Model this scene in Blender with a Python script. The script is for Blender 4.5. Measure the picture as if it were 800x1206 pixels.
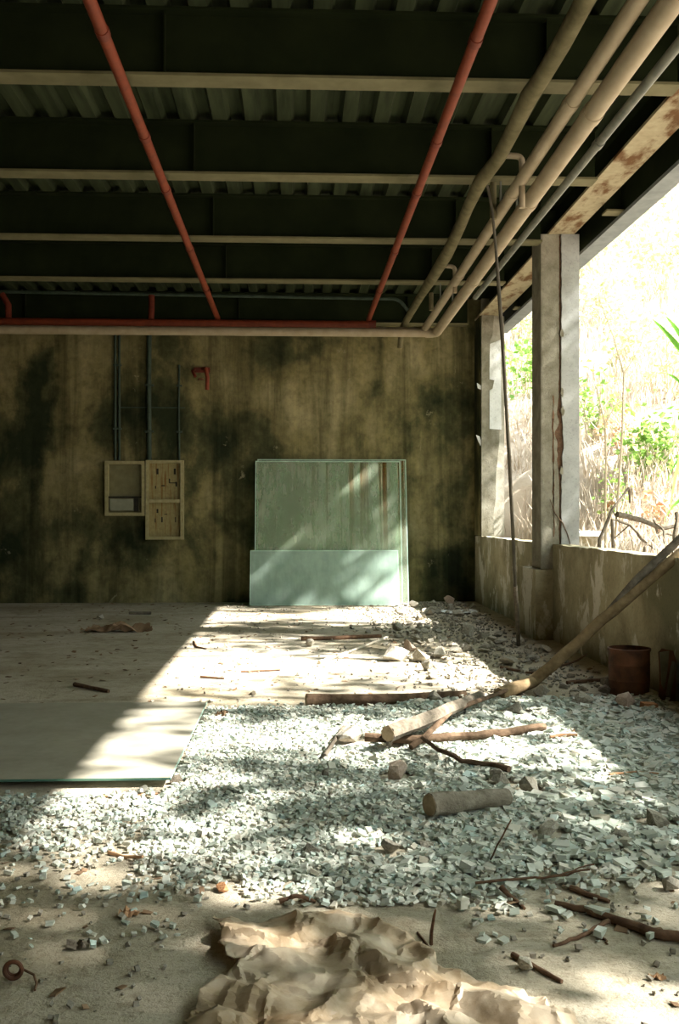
import bpy, bmesh, math, random
import numpy as np
from mathutils import Vector, Matrix, noise as mnoise

R = random.Random(7)
scene = bpy.context.scene
for o in list(bpy.data.objects):
    bpy.data.objects.remove(o)
COL = scene.collection

# ------------------------------------------------------------------ camera
EYE = 1.5
FPX = 1206 * 35 / 36
YAW = math.atan(50 / FPX)
cam_d = bpy.data.cameras.new('camera')
cam_d.sensor_fit = 'VERTICAL'; cam_d.sensor_height = 36; cam_d.sensor_width = 24; cam_d.lens = 35
cam_d.shift_y = 5 / 1206
cam_d.clip_end = 400
cam = bpy.data.objects.new('camera', cam_d); COL.objects.link(cam)
cam.location = (0, 0, EYE); cam.rotation_euler = (math.pi / 2, 0, -YAW)
scene.camera = cam

# ------------------------------------------------------------------ world, sun, exposure
SKY = 2.6
world = bpy.data.worlds.new('world'); scene.world = world; world.use_nodes = True
wn = world.node_tree.nodes; bg = wn['Background']
bg.inputs[0].default_value = (0.90, 1.0, 0.97, 1); bg.inputs[1].default_value = SKY
SUN_TRAVEL = Vector((-1.0, 0.25, -0.95)).normalized()
sun_d = bpy.data.lights.new('sun', 'SUN'); sun_d.energy = 27; sun_d.angle = math.radians(0.9); sun_d.color = (1.0, 0.95, 0.86)
sun = bpy.data.objects.new('sun', sun_d); COL.objects.link(sun)
sun.rotation_euler = SUN_TRAVEL.to_track_quat('-Z', 'Y').to_euler(); sun.location = (30, -8, 30)
vs = scene.view_settings
scene.display_settings.display_device = 'sRGB'
vs.view_transform = 'Standard'; vs.look = 'None'; vs.gamma = 1; vs.exposure = 0.28; vs.use_curve_mapping = False

# ------------------------------------------------------------------ survey helpers: a bearing measured in the photo + a known plane -> a place
def bearing(px, py):
    u = (px - 400) / FPX; v = (608 - py) / FPX
    return Vector((math.sin(YAW) + math.cos(YAW) * u, math.cos(YAW) - math.sin(YAW) * u, v))
def at_z(px, py, z=0.0):
    d = bearing(px, py); t = (z - EYE) / d.z
    return Vector((d.x * t, d.y * t, z))
def at_y(px, py, y):
    d = bearing(px, py); t = y / d.y
    return Vector((d.x * t, y, EYE + d.z * t))

# ------------------------------------------------------------------ materials
class NT:
    def __init__(s, name):
        s.m = bpy.data.materials.new(name); s.m.use_nodes = True
        s.t = s.m.node_tree; s.t.nodes.clear()
        s.out = s.n('ShaderNodeOutputMaterial')
    def n(s, typ, **kw):
        nd = s.t.nodes.new(typ)
        for k, v in kw.items():
            if k.startswith('i_'): nd.inputs[k[2:].replace('_', ' ')].default_value = v
            else: setattr(nd, k, v)
        return nd
    def l(s, a, b): s.t.links.new(a, b)
    def coord(s, scale=(1, 1, 1), loc=(0, 0, 0), kind='Object'):
        tc = s.n('ShaderNodeTexCoord'); mp = s.n('ShaderNodeMapping')
        mp.inputs['Scale'].default_value = scale; mp.inputs['Location'].default_value = loc
        s.l(tc.outputs[kind], mp.inputs['Vector']); return mp.outputs[0]
    def noise(s, scale, vec=None, detail=6, rough=0.6, dist=0.0):
        nd = s.n('ShaderNodeTexNoise'); nd.inputs['Scale'].default_value = scale
        nd.inputs['Detail'].default_value = detail; nd.inputs['Roughness'].default_value = rough
        nd.inputs['Distortion'].default_value = dist
        if vec: s.l(vec, nd.inputs['Vector'])
        return nd.outputs['Fac']
    def ramp(s, fac, stops):
        r = s.n('ShaderNodeValToRGB'); e = r.color_ramp.elements
        while len(e) < len(stops): e.new(0.5)
        for el, (p, c) in zip(e, stops):
            el.position = p; el.color = (*c, 1) if len(c) == 3 else c
        s.l(fac, r.inputs[0]); return r.outputs[0]
    def mix(s, fac, a, b, mode='MIX'):
        m = s.n('ShaderNodeMix', data_type='RGBA', blend_type=mode)
        if isinstance(fac, (int, float)): m.inputs[0].default_value = fac
        else: s.l(fac, m.inputs[0])
        for sock, v in ((m.inputs[6], a), (m.inputs[7], b)):
            if isinstance(v, tuple): sock.default_value = (*v, 1)
            else: s.l(v, sock)
        return m.outputs[2]
    def math(s, op, a, b=0.0):
        m = s.n('ShaderNodeMath', operation=op)
        for i, v in enumerate((a, b)):
            if isinstance(v, (int, float)): m.inputs[i].default_value = v
            else: s.l(v, m.inputs[i])
        return m.outputs[0]
    def bump(s, h, strength=0.4, dist=0.02):
        b = s.n('ShaderNodeBump'); b.inputs['Strength'].default_value = strength; b.inputs['Distance'].default_value = dist
        s.l(h, b.inputs['Height']); return b.outputs[0]
    def bsdf(s, col, rough=0.85, spec=0.3, metal=0.0, normal=None, trans=0.0):
        p = s.n('ShaderNodeBsdfPrincipled')
        if isinstance(col, tuple): p.inputs['Base Color'].default_value = (*col, 1)
        else: s.l(col, p.inputs['Base Color'])
        p.inputs['Roughness'].default_value = rough; p.inputs['Metallic'].default_value = metal
        p.inputs['Specular IOR Level'].default_value = spec
        if normal: s.l(normal, p.inputs['Normal'])
        return p
    def done(s, sh): s.l(sh, s.out.inputs[0]); return s.m

def mat_simple(name, a, b, scale=8, rough=0.85, spec=0.3, bump=0.3, bdist=0.01, stretch=(1, 1, 1), metal=0.0, vary=0.0):
    t = NT(name); v = t.coord(stretch)
    f = t.noise(scale, v); c = t.ramp(f, [(0.32, a), (0.68, b)])
    if vary:
        oi = t.n('ShaderNodeObjectInfo')
        k = t.math('ADD', t.math('MULTIPLY', oi.outputs['Random'], vary), 1 - vary / 2)
        cb = t.n('ShaderNodeCombineColor')
        for i in range(3): t.l(k, cb.inputs[i])
        c = t.mix(1.0, c, cb.outputs[0], 'MULTIPLY')
    return t.done(t.bsdf(c, rough, spec, metal, t.bump(f, bump, bdist)).outputs[0])

def mat_concrete(name, dark, base, light, stain, scale=3.0, big=0.45, streak=0.6, bump=0.5, stain_lo=0.48, stain_hi=0.66, loc=(0, 0, 0), pale=None, dark_streaks=()):
    t = NT(name); v = t.coord((1, 1, 1), loc)
    n1 = t.noise(scale, v, 9, 0.68, 0.3)
    col = t.ramp(n1, [(0.28, dark), (0.5, base), (0.72, light)])
    vs_ = t.coord((1.9, 1.9, 0.20), loc); n2 = t.noise(1.6, vs_, 6, 0.62, 0.6)
    n3 = t.noise(big, v, 4, 0.55, 0.4)
    k = t.math('ADD', t.math('MULTIPLY', n2, streak), t.math('MULTIPLY', n3, 1 - streak))
    mask = t.ramp(k, [(stain_lo, (0, 0, 0)), (stain_hi, (1, 1, 1))])
    col = t.mix(t.math('MULTIPLY', mask, 0.88), col, stain)
    if pale:
        n4 = t.noise(1.1, t.coord((1.5, 1.7, 1.05), (5.3, 2.1, 1.7)), 7, 0.66, 0.25)
        pm = t.ramp(n4, [(pale[1], (0, 0, 0)), (pale[2], (1, 1, 1))])
        col = t.mix(t.math('MULTIPLY', pm, 0.8), col, pale[0])
    nf = t.noise(scale * 14, v, 5, 0.7)
    speck = t.ramp(nf, [(0.30, (0.55, 0.55, 0.55)), (0.46, (1, 1, 1))])
    col = t.mix(0.7, col, speck, 'MULTIPLY')
    h = t.math('ADD', n1, t.math('MULTIPLY', nf, 0.35))
    return t.done(t.bsdf(col, 0.93, 0.2, 0, t.bump(h, bump, 0.02)).outputs[0])

M = {}
def mat_wall():
    t = NT('stained_concrete_wall'); v = t.coord((1, 1, 1), (3.1, 0, 1.3))
    big = t.noise(0.62, t.coord((1, 1, 0.72), (2.4, 0, 0.4)), 7, 0.58, 0.15)
    tc = t.n('ShaderNodeTexCoord'); wob = t.noise(1.3, t.coord((1, 1, 0.6), (9, 0, 4)), 6, 0.65)
    def blot(cx, cz, sx, sz, amt):      # mould stain; the left ones also put the light's fall-off into the colour
        mp = t.n('ShaderNodeMapping'); mp.inputs['Location'].default_value = (-cx * sx, 0, -cz * sz); mp.inputs['Scale'].default_value = (sx, 0, sz)
        t.l(tc.outputs['Object'], mp.inputs['Vector']); ln = t.n('ShaderNodeVectorMath', operation='LENGTH'); t.l(mp.outputs[0], ln.inputs[0])
        d = t.math('ADD', ln.outputs['Value'], t.math('MULTIPLY', t.math('SUBTRACT', wob, 0.5), 2.2))
        return t.math('MULTIPLY', t.ramp(d, [(0.35, (1, 1, 1)), (0.95, (0, 0, 0))]), amt)
    for b_ in ((-2.15, 3.4, 2.4, 0.55, 0.13), (-2.6, 1.0, 0.5, 0.75, 0.07), (0.2, 0.6, 0.65, 0.9, 0.06), (5.1, 2.2, 1.3, 0.4, 0.06)):
        big = t.math('SUBTRACT', big, blot(*b_))
    big = t.math('ADD', big, blot(1.9, 2.9, 0.7, 0.7, 0.05))
    c = t.ramp(big, [(0.38, (0.020, 0.027, 0.012)), (0.46, (0.075, 0.076, 0.034)), (0.52, (0.19, 0.168, 0.078)), (0.64, (0.30, 0.265, 0.145))])
    st = t.noise(1.1, t.coord((2.8, 2.8, 0.17), (1.0, 0, 0)), 7, 0.62, 0.5)
    c = t.mix(0.8, c, t.ramp(st, [(0.36, (0.34, 0.36, 0.30)), (0.54, (1, 1, 1)), (0.70, (1.2, 1.18, 1.12))]), 'MULTIPLY')
    f = t.noise(7, v, 9, 0.72, 0.3)
    c = t.mix(0.75, c, t.ramp(f, [(0.30, (0.5, 0.5, 0.46)), (0.52, (1, 1, 1)), (0.72, (1.35, 1.32, 1.22))]), 'MULTIPLY')
    g = t.noise(2.6, t.coord((1, 1, 0.8), (7, 0, 2)), 9, 0.75, 0.6)
    c = t.mix(t.ramp(g, [(0.63, (0, 0, 0)), (0.68, (0.55, 0.55, 0.55))]), c, (0.34, 0.31, 0.20))
    h = t.math('ADD', f, t.math('MULTIPLY', big, 1.5))
    return t.done(t.bsdf(c, 0.93, 0.2, 0, t.bump(h, 0.45, 0.02)).outputs[0])
M['wall'] = mat_wall()
M['parapet'] = mat_concrete('low_wall_concrete', (0.20, 0.18, 0.115), (0.34, 0.305, 0.20), (0.46, 0.42, 0.30), (0.15, 0.14, 0.08), 2.4, 0.8, 0.0, 0.4, 0.47, 0.64, pale=((0.62, 0.60, 0.53), 0.535, 0.575))
M['column'] = mat_concrete('column_concrete', (0.22, 0.20, 0.16), (0.40, 0.38, 0.32), (0.55, 0.53, 0.48), (0.24, 0.23, 0.18), 4.5, 1.0, 0.5, 0.4, 0.5, 0.7)
M['plaster'] = mat_concrete('grey_plaster', (0.27, 0.275, 0.27), (0.38, 0.395, 0.39), (0.48, 0.495, 0.49), (0.28, 0.28, 0.26), 2.4, 1.0, 0.5, 0.2, 0.52, 0.75)
M['plaster_old'] = mat_concrete('weathered_plaster', (0.13, 0.118, 0.082), (0.24, 0.225, 0.175), (0.35, 0.335, 0.275), (0.13, 0.122, 0.082), 4.0, 1.2, 0.6, 0.5, 0.5, 0.68)
M['whitewash'] = mat_concrete('flaking_whitewash', (0.5, 0.51, 0.50), (0.72, 0.74, 0.74), (0.80, 0.82, 0.82), (0.5, 0.5, 0.47), 3.0, 1.2, 0.6, 0.3, 0.55, 0.75)
def mat_floor():
    t = NT('dusty_concrete_floor'); v = t.coord()
    n1 = t.noise(0.7, v, 8, 0.62, 0.5); n2 = t.noise(9, v, 8, 0.7); n3 = t.noise(60, v, 4, 0.7)
    c = t.ramp(n1, [(0.33, (0.33, 0.28, 0.19)), (0.5, (0.46, 0.41, 0.315)), (0.66, (0.56, 0.51, 0.42))])
    sp = t.ramp(n2, [(0.30, (0.50, 0.46, 0.40)), (0.50, (1, 1, 1))])
    c = t.mix(0.75, c, sp, 'MULTIPLY')
    sp2 = t.ramp(n3, [(0.34, (0.45, 0.42, 0.36)), (0.46, (1, 1, 1))])
    c = t.mix(0.6, c, sp2, 'MULTIPLY')
    vx = t.coord((0.25, 2.2, 1)); n4 = t.noise(1.2, vx, 6, 0.7, 0.8)
    c = t.mix(t.ramp(n4, [(0.55, (0, 0, 0)), (0.7, (0.55, 0.55, 0.55))]), c, (0.20, 0.165, 0.105))
    h = t.math('ADD', t.math('MULTIPLY', n2, 0.7), t.math('MULTIPLY', n3, 0.35))
    return t.done(t.bsdf(c, 0.95, 0.15, 0, t.bump(h, 0.7, 0.03)).outputs[0])
M['floor'] = mat_floor()
M['beam'] = mat_simple('shade_green_beam', (0.008, 0.0125, 0.0045), (0.015, 0.021, 0.008), 2.5, 0.85, 0.08, 0.1)  # beam steel with the green cast of the shade put into its colour
M['flange'] = mat_simple('bounce_lit_flange', (0.115, 0.108, 0.058), (0.16, 0.15, 0.085), 5, 0.8, 0.2, 0.1)  # same steel coloured pale tan for floor light bouncing onto the undersides
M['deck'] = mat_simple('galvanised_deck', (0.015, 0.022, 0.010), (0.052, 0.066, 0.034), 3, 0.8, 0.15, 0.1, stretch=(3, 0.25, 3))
def mat_rustflange():
    t = NT('rusted_cream_girder'); v = t.coord()
    n = t.noise(2.2, t.coord((1.6, 0.7, 1)), 6, 0.62, 0.1); n2 = t.noise(14, v)
    c = t.ramp(n2, [(0.3, (0.29, 0.25, 0.16)), (0.7, (0.38, 0.34, 0.23))])
    c = t.mix(t.ramp(n, [(0.48, (0, 0, 0)), (0.60, (1, 1, 1))]), c, (0.12, 0.06, 0.022))
    return t.done(t.bsdf(c, 0.85, 0.2, 0, t.bump(n, 0.4, 0.01)).outputs[0])
M['girder'] = mat_rustflange()
M['fascia'] = mat_simple('fascia_grey', (0.17, 0.195, 0.205), (0.24, 0.27, 0.28), 6, 0.8, 0.3, 0.2)
M['red'] = mat_simple('red_pipe_paint', (0.135, 0.023, 0.0065), (0.20, 0.035, 0.010), 12, 0.6, 0.4, 0.15)
M['red_dark'] = mat_simple('red_coupling', (0.10, 0.016, 0.007), (0.16, 0.026, 0.010), 14, 0.6, 0.4, 0.15)
M['cream'] = mat_simple('cream_pipe_paint', (0.28, 0.228, 0.15), (0.365, 0.31, 0.22), 7, 0.7, 0.3, 0.15, stretch=(1, 0.5, 1))
M['wrap'] = mat_simple('drab_pipe_wrap', (0.085, 0.075, 0.038), (0.17, 0.152, 0.086), 6, 0.9, 0.15, 0.5)
M['darkpipe'] = mat_simple('dark_grey_pipe', (0.09, 0.10, 0.085), (0.16, 0.17, 0.14), 8, 0.6, 0.4, 0.1)
M['conduit'] = mat_simple('grey_green_conduit', (0.025, 0.042, 0.030), (0.05, 0.075, 0.056), 9, 0.7, 0.3, 0.1)
M['cable'] = mat_simple('black_cable', (0.035, 0.032, 0.022), (0.07, 0.06, 0.04), 9, 0.6, 0.3, 0.1)
M['box'] = mat_simple('cream_enamel', (0.24, 0.21, 0.10), (0.34, 0.31, 0.17), 16, 0.6, 0.4, 0.2)
M['boxin'] = mat_simple('box_inside_enamel', (0.13, 0.12, 0.058), (0.18, 0.17, 0.09), 9, 0.7, 0.3, 0.2)
def mat_plate():
    t = NT('rust_streaked_plate'); n = t.noise(30, t.coord((1, 1, 0.05)), 5, 0.6, 0.4); n2 = t.noise(25, t.coord())
    c = t.ramp(n2, [(0.3, (0.22, 0.185, 0.08)), (0.7, (0.30, 0.26, 0.125))])
    c = t.mix(t.ramp(n, [(0.52, (0, 0, 0)), (0.66, (1, 1, 1))]), c, (0.17, 0.085, 0.018))
    return t.done(t.bsdf(c, 0.7, 0.3).outputs[0])
M['plate'] = mat_plate()
M['black'] = mat_simple('black_slot', (0.012, 0.012, 0.008), (0.03, 0.028, 0.02), 9)
M['greybar'] = mat_simple('grey_enamel_bar', (0.20, 0.21, 0.15), (0.26, 0.27, 0.20), 9)
M['rust'] = mat_simple('brown_rusted_steel', (0.055, 0.025, 0.014), (0.20, 0.078, 0.035), 7, 0.75, 0.35, 0.5, 0.01)
M['rust_scrap'] = mat_simple('scrap_sheet_steel', (0.08, 0.075, 0.048), (0.18, 0.165, 0.11), 5, 0.7, 0.3, 0.4)
M['stone'] = mat_simple('concrete_rubble', (0.27, 0.245, 0.195), (0.48, 0.45, 0.38), 9, 0.95, 0.15, 0.6, 0.02, vary=0.5)
M['stone_pink'] = mat_simple('reddish_rubble', (0.48, 0.36, 0.28), (0.66, 0.53, 0.44), 9, 0.95, 0.15, 0.6, 0.02)
M['brick'] = mat_simple('orange_brick', (0.42, 0.20, 0.09), (0.56, 0.30, 0.15), 12, 0.95, 0.15, 0.6, 0.02)
M['bark'] = mat_simple('brown_bark', (0.055, 0.034, 0.020), (0.155, 0.105, 0.068), 14, 0.92, 0.15, 0.7, 0.02, stretch=(1, 1, 1))
M['log_grey'] = mat_simple('pale_grey_log_wood', (0.20, 0.17, 0.13), (0.38, 0.335, 0.27), 16, 0.92, 0.15, 0.8, 0.03)
M['bark_grey'] = mat_simple('grey_weathered_wood', (0.09, 0.075, 0.055), (0.20, 0.172, 0.135), 16, 0.92, 0.15, 0.7, 0.02)
M['bark_pole'] = mat_simple('tan_pole_wood', (0.15, 0.105, 0.055), (0.30, 0.22, 0.125), 12, 0.9, 0.15, 0.5, 0.02)
M['twig'] = mat_simple('dark_twig', (0.075, 0.042, 0.026), (0.20, 0.12, 0.075), 20, 0.9, 0.15, 0.4)
M['pale_wood'] = mat_simple('bleached_wood', (0.48, 0.42, 0.33), (0.68, 0.61, 0.51), 14, 0.9, 0.15, 0.5)
M['cutwood'] = mat_simple('cut_wood_end', (0.28, 0.20, 0.12), (0.42, 0.32, 0.21), 40, 0.9, 0.15, 0.3)
M['litter'] = mat_simple('leaf_litter_brown', (0.15, 0.085, 0.045), (0.36, 0.25, 0.16), 5, 0.9, 0.15, 0.2)
M['leafdry'] = mat_simple('dry_leaf', (0.34, 0.19, 0.10), (0.48, 0.30, 0.17), 5, 0.85, 0.2, 0.2)
def mat_chunks():
    t = NT('broken_glass'); g = t.n('ShaderNodeNewGeometry')
    oi = t.n('ShaderNodeObjectInfo')
    rnd = t.math('FRACT', t.math('ADD', g.outputs['Random Per Island'], oi.outputs['Random']))
    c = t.ramp(rnd, [(0.0, (0.46, 0.52, 0.45)), (0.3, (0.64, 0.69, 0.62)), (0.58, (0.77, 0.79, 0.72)), (0.8, (0.64, 0.60, 0.50)), (1.0, (0.54, 0.69, 0.66))])
    n = t.noise(35, t.coord(), 4); c = t.mix(0.4, c, t.ramp(n, [(0.3, (0.6, 0.58, 0.52)), (0.6, (1, 1, 1))]), 'MULTIPLY')
    p = t.bsdf(c, 0.35, 0.5)
    tr = t.n('ShaderNodeBsdfTranslucent'); t.l(c, tr.inputs[0])
    mx = t.n('ShaderNodeMixShader'); mx.inputs[0].default_value = 0.2
    t.l(p.outputs[0], mx.inputs[1]); t.l(tr.outputs[0], mx.inputs[2])
    return t.done(mx.outputs[0])
M['chunk'] = mat_chunks()
def mat_sheet(name, tint, dust, dustfac, rust=False, loc=(0, 0, 0)):
    t = NT(name); v = t.coord((1, 1, 1), loc)
    n = t.noise(2.5, v, 7, 0.65); vstk = t.coord((7, 7, 0.12), loc); ns = t.noise(2.0, vstk, 5, 0.6, 0.2)
    k = t.math('ADD', t.math('MULTIPLY', n, 0.5), t.math('MULTIPLY', ns, 0.5))
    fac = t.ramp(k, [(0.3, (dustfac - 0.08,) * 3), (0.7, (dustfac + 0.10,) * 3)])
    col = t.ramp(n, [(0.3, tuple(c * 0.86 for c in dust)), (0.7, dust)])
    if rust:
        sx = t.n('ShaderNodeSeparateXYZ'); tc = t.n('ShaderNodeTexCoord'); t.l(tc.outputs['Generated'], sx.inputs[0])
        nr = t.noise(2.6, t.coord((6.5, 0.2, 0.035), (0.75, 0, 0)), 3, 0.6, 0.0)
        m1 = t.ramp(nr, [(0.50, (0, 0, 0)), (0.60, (1, 1, 1))])
        hz = t.ramp(sx.outputs[2], [(0.25, (0, 0, 0)), (0.9, (1, 1, 1))])
        hx = t.ramp(sx.outputs[0], [(0.25, (0.15, 0.15, 0.15)), (0.85, (1, 1, 1))])
        rm = t.math('MULTIPLY', t.math('MULTIPLY', m1, hz), hx)
        col = t.mix(rm, col, (0.34, 0.13, 0.04))
    d = t.n('ShaderNodeBsdfDiffuse'); t.l(col, d.inputs[0])
    tr = t.n('ShaderNodeBsdfTransparent'); tr.inputs[0].default_value = (*tint, 1)
    a = t.n('ShaderNodeMixShader'); t.l(fac, a.inputs[0]); t.l(tr.outputs[0], a.inputs[1]); t.l(d.outputs[0], a.inputs[2])
    gl = t.n('ShaderNodeBsdfGlossy'); gl.inputs['Roughness'].default_value = 0.12
    lw = t.n('ShaderNodeFresnel'); lw.inputs[0].default_value = 1.35
    b = t.n('ShaderNodeMixShader'); t.l(t.math('MULTIPLY', lw.outputs[0], 0.6), b.inputs[0]); t.l(a.outputs[0], b.inputs[1]); t.l(gl.outputs[0], b.inputs[2])
    return t.done(b.outputs[0])
M['sheet_tall'] = mat_sheet('tall_dusty_glass', (0.66, 0.88, 0.72), (0.66, 0.72, 0.58), 0.28, True)
M['sheet_short'] = mat_sheet('short_dusty_glass', (0.60, 0.86, 0.76), (0.60, 0.76, 0.68), 0.48)
M['sheet_floor'] = mat_sheet('floor_dusty_glass', (0.70, 0.82, 0.74), (0.50, 0.47, 0.38), 0.80)
M['glass_edge'] = mat_simple('green_glass_edge', (0.30, 0.46, 0.38), (0.50, 0.66, 0.57), 10, 0.3, 0.5, 0.0)
M['glass_edge_dark'] = mat_simple('dark_glass_edge', (0.05, 0.13, 0.10), (0.09, 0.20, 0.15), 10, 0.25, 0.5, 0.0)
def mat_plastic():
    t = NT('dirty_plastic_sheet'); v = t.coord()
    n = t.noise(3.5, v, 7, 0.62, 0.5); n2 = t.noise(14, v, 6, 0.7)
    c = t.ramp(n, [(0.34, (0.38, 0.27, 0.155)), (0.48, (0.58, 0.46, 0.32)), (0.63, (0.74, 0.64, 0.50))])
    c = t.mix(0.5, c, t.ramp(n2, [(0.3, (0.6, 0.53, 0.44)), (0.55, (1, 1, 1))]), 'MULTIPLY')
    p = t.bsdf(c, 0.42, 0.4, 0, t.bump(n2, 0.25, 0.01))
    tr = t.n('ShaderNodeBsdfTranslucent'); t.l(c, tr.inputs[0])
    mx = t.n('ShaderNodeMixShader'); mx.inputs[0].default_value = 0.28
    t.l(p.outputs[0], mx.inputs[1]); t.l(tr.outputs[0], mx.inputs[2])
    return t.done(mx.outputs[0])
M['plastic'] = mat_plastic()
def mat_leaf(name, a, b, translucent=0.35):
    t = NT(name); g = t.n('ShaderNodeNewGeometry')
    c = t.ramp(g.outputs['Random Per Island'], [(0.0, a), (1.0, b)])
    p = t.bsdf(c, 0.5, 0.35)
    tr = t.n('ShaderNodeBsdfTranslucent'); t.l(c, tr.inputs[0])
    mx = t.n('ShaderNodeMixShader'); mx.inputs[0].default_value = translucent
    t.l(p.outputs[0], mx.inputs[1]); t.l(tr.outputs[0], mx.inputs[2])
    return t.done(mx.outputs[0])
M['leaf'] = mat_leaf('green_leaf', (0.16, 0.33, 0.06), (0.36, 0.52, 0.14))
M['leaf_hazed'] = mat_leaf('haze_pale_leaf', (0.42, 0.48, 0.26), (0.62, 0.60, 0.40))  # leaf colour bleached to paint in glare and haze on the far bushes
M['leaf_bright'] = mat_leaf('bright_blade_leaf', (0.13, 0.40, 0.05), (0.22, 0.52, 0.09))
M['leaf_red'] = mat_leaf('reddish_dry_leaf', (0.50, 0.26, 0.14), (0.62, 0.42, 0.27))
M['grass'] = mat_leaf('dry_grass', (0.47, 0.39, 0.30), (0.64, 0.57, 0.49), 0.3)
M['soil'] = mat_simple('dry_hill_soil', (0.40, 0.32, 0.25), (0.56, 0.48, 0.41), 2.5, 0.95, 0.1, 0.6, 0.05)
M['stem'] = mat_simple('pale_stem', (0.45, 0.38, 0.27), (0.60, 0.53, 0.40), 12, 0.9, 0.15, 0.2)

# ------------------------------------------------------------------ mesh helpers
class MB:
    def __init__(s): s.v = []; s.f = []; s.smooth = False
    def quad(s, a, b, c, d):
        i = len(s.v); s.v += [tuple(a), tuple(b), tuple(c), tuple(d)]; s.f.append((i, i + 1, i + 2, i + 3)); return s
    def box(s, lo, hi):
        (x0, y0, z0), (x1, y1, z1) = lo, hi; i = len(s.v)
        s.v += [(x0, y0, z0), (x1, y0, z0), (x1, y1, z0), (x0, y1, z0), (x0, y0, z1), (x1, y0, z1), (x1, y1, z1), (x0, y1, z1)]
        s.f += [tuple(i + k for k in q) for q in ((0, 3, 2, 1), (4, 5, 6, 7), (0, 1, 5, 4), (1, 2, 6, 5), (2, 3, 7, 6), (3, 0, 4, 7))]
        return s
    def tube(s, pts, rad, sides=10, cap=True, wob=0.0, rng=None):
        pts = [Vector(p) for p in pts]; n = len(pts)
        if isinstance(rad, (int, float)): rad = [rad] * n
        base = len(s.v); u = None
        for i, p in enumerate(pts):
            d = (pts[min(i + 1, n - 1)] - pts[max(i - 1, 0)]).normalized()
            if u is None:
                u = d.orthogonal().normalized()
            else:
                u = (u - d * u.dot(d))
                u = u.normalized() if u.length > 1e-6 else d.orthogonal().normalized()
            w = d.cross(u)
            for k in range(sides):
                a = 2 * math.pi * k / sides
                rr = rad[i] * (1 + (rng.uniform(-wob, wob) if rng else 0))
                s.v.append(tuple(p + (u * math.cos(a) + w * math.sin(a)) * rr))
        for i in range(n - 1):
            for k in range(sides):
                a = base + i * sides + k; b = base + i * sides + (k + 1) % sides
                s.f.append((a, b, b + sides, a + sides))
        if cap:
            s.f.append(tuple(base + k for k in reversed(range(sides))))
            s.f.append(tuple(base + (n - 1) * sides + k for k in range(sides)))
        return s
    def prism(s, outline, axis, lo, hi):
        """outline: list of 2-D points in the plane across `axis`, swept lo..hi"""
        i = len(s.v); n = len(outline)
        for t in (lo, hi):
            for a, b in outline:
                s.v.append({'x': (t, a, b), 'y': (a, t, b), 'z': (a, b, t)}[axis])
        for k in range(n):
            s.f.append((i + k, i + (k + 1) % n, i + n + (k + 1) % n, i + n + k))
        s.f.append(tuple(i + k for k in reversed(range(n)))); s.f.append(tuple(i + n + k for k in range(n)))
        return s
    def lathe(s, c, prof, sides=28):
        base = len(s.v); n = len(prof)
        for r, z in prof:
            for k in range(sides):
                a = 2 * math.pi * k / sides
                s.v.append((c[0] + r * math.cos(a), c[1] + r * math.sin(a), c[2] + z))
        for i in range(n - 1):
            for k in range(sides):
                a = base + i * sides + k; b = base + i * sides + (k + 1) % sides
                s.f.append((a, b, b + sides, a + sides))
        return s

ORG = {}
def link_mesh(name, mb, mat, loc, smooth=False):
    me = bpy.data.meshes.new(name)
    L = Vector(loc)
    me.from_pydata([(v[0] - L.x, v[1] - L.y, v[2] - L.z) for v in mb.v], [], mb.f)
    me.materials.append(M[mat] if isinstance(mat, str) else mat)
    if smooth:
        me.polygons.foreach_set('use_smooth', [True] * len(me.polygons))
        try: me.set_sharp_from_angle(angle=math.radians(40))
        except Exception: pass
    o = bpy.data.objects.new(name, me); COL.objects.link(o)
    return o
def recalc(o):
    b = bmesh.new(); b.from_mesh(o.data); bmesh.ops.recalc_face_normals(b, faces=b.faces); b.to_mesh(o.data); b.free()
def tag(o, label=None, cat=None, group=None, kind=None):
    if label: o['label'] = label
    if cat: o['category'] = cat
    if group: o['group'] = group
    if kind: o['kind'] = kind
    return o
def solo(name, mb, mat, label=None, cat=None, group=None, kind=None, smooth=False):
    xs = [v[0] for v in mb.v]; ys = [v[1] for v in mb.v]; zs = [v[2] for v in mb.v]
    loc = Vector(((min(xs) + max(xs)) / 2, (min(ys) + max(ys)) / 2, min(zs)))
    o = link_mesh(name, mb, mat, loc, smooth); o.location = loc; ORG[o.name] = loc; recalc(o)
    return tag(o, label, cat, group, kind)
def thing(name, loc, label, cat, group=None):
    o = bpy.data.objects.new(name, None); COL.objects.link(o); o.empty_display_size = 0.1
    o.location = loc; ORG[o.name] = Vector(loc); return tag(o, label, cat, group)
def part(parent, name, mb, mat, smooth=False, label=None, kind=None):
    org = ORG[parent.name]
    o = link_mesh(name, mb, mat, org, smooth); o.parent = parent; ORG[o.name] = org; recalc(o)
    return tag(o, label, None, None, kind)
def arc(p0, corner, p1, r, n=6):
    """polyline p0 -> rounded corner -> p1"""
    p0, c, p1 = Vector(p0), Vector(corner), Vector(p1)
    a = c + (p0 - c).normalized() * r; b = c + (p1 - c).normalized() * r
    out = []
    for i in range(n + 1):
        t = i / n; out.append(a * (1 - t) ** 2 + c * 2 * t * (1 - t) + b * t * t)
    return out

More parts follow.
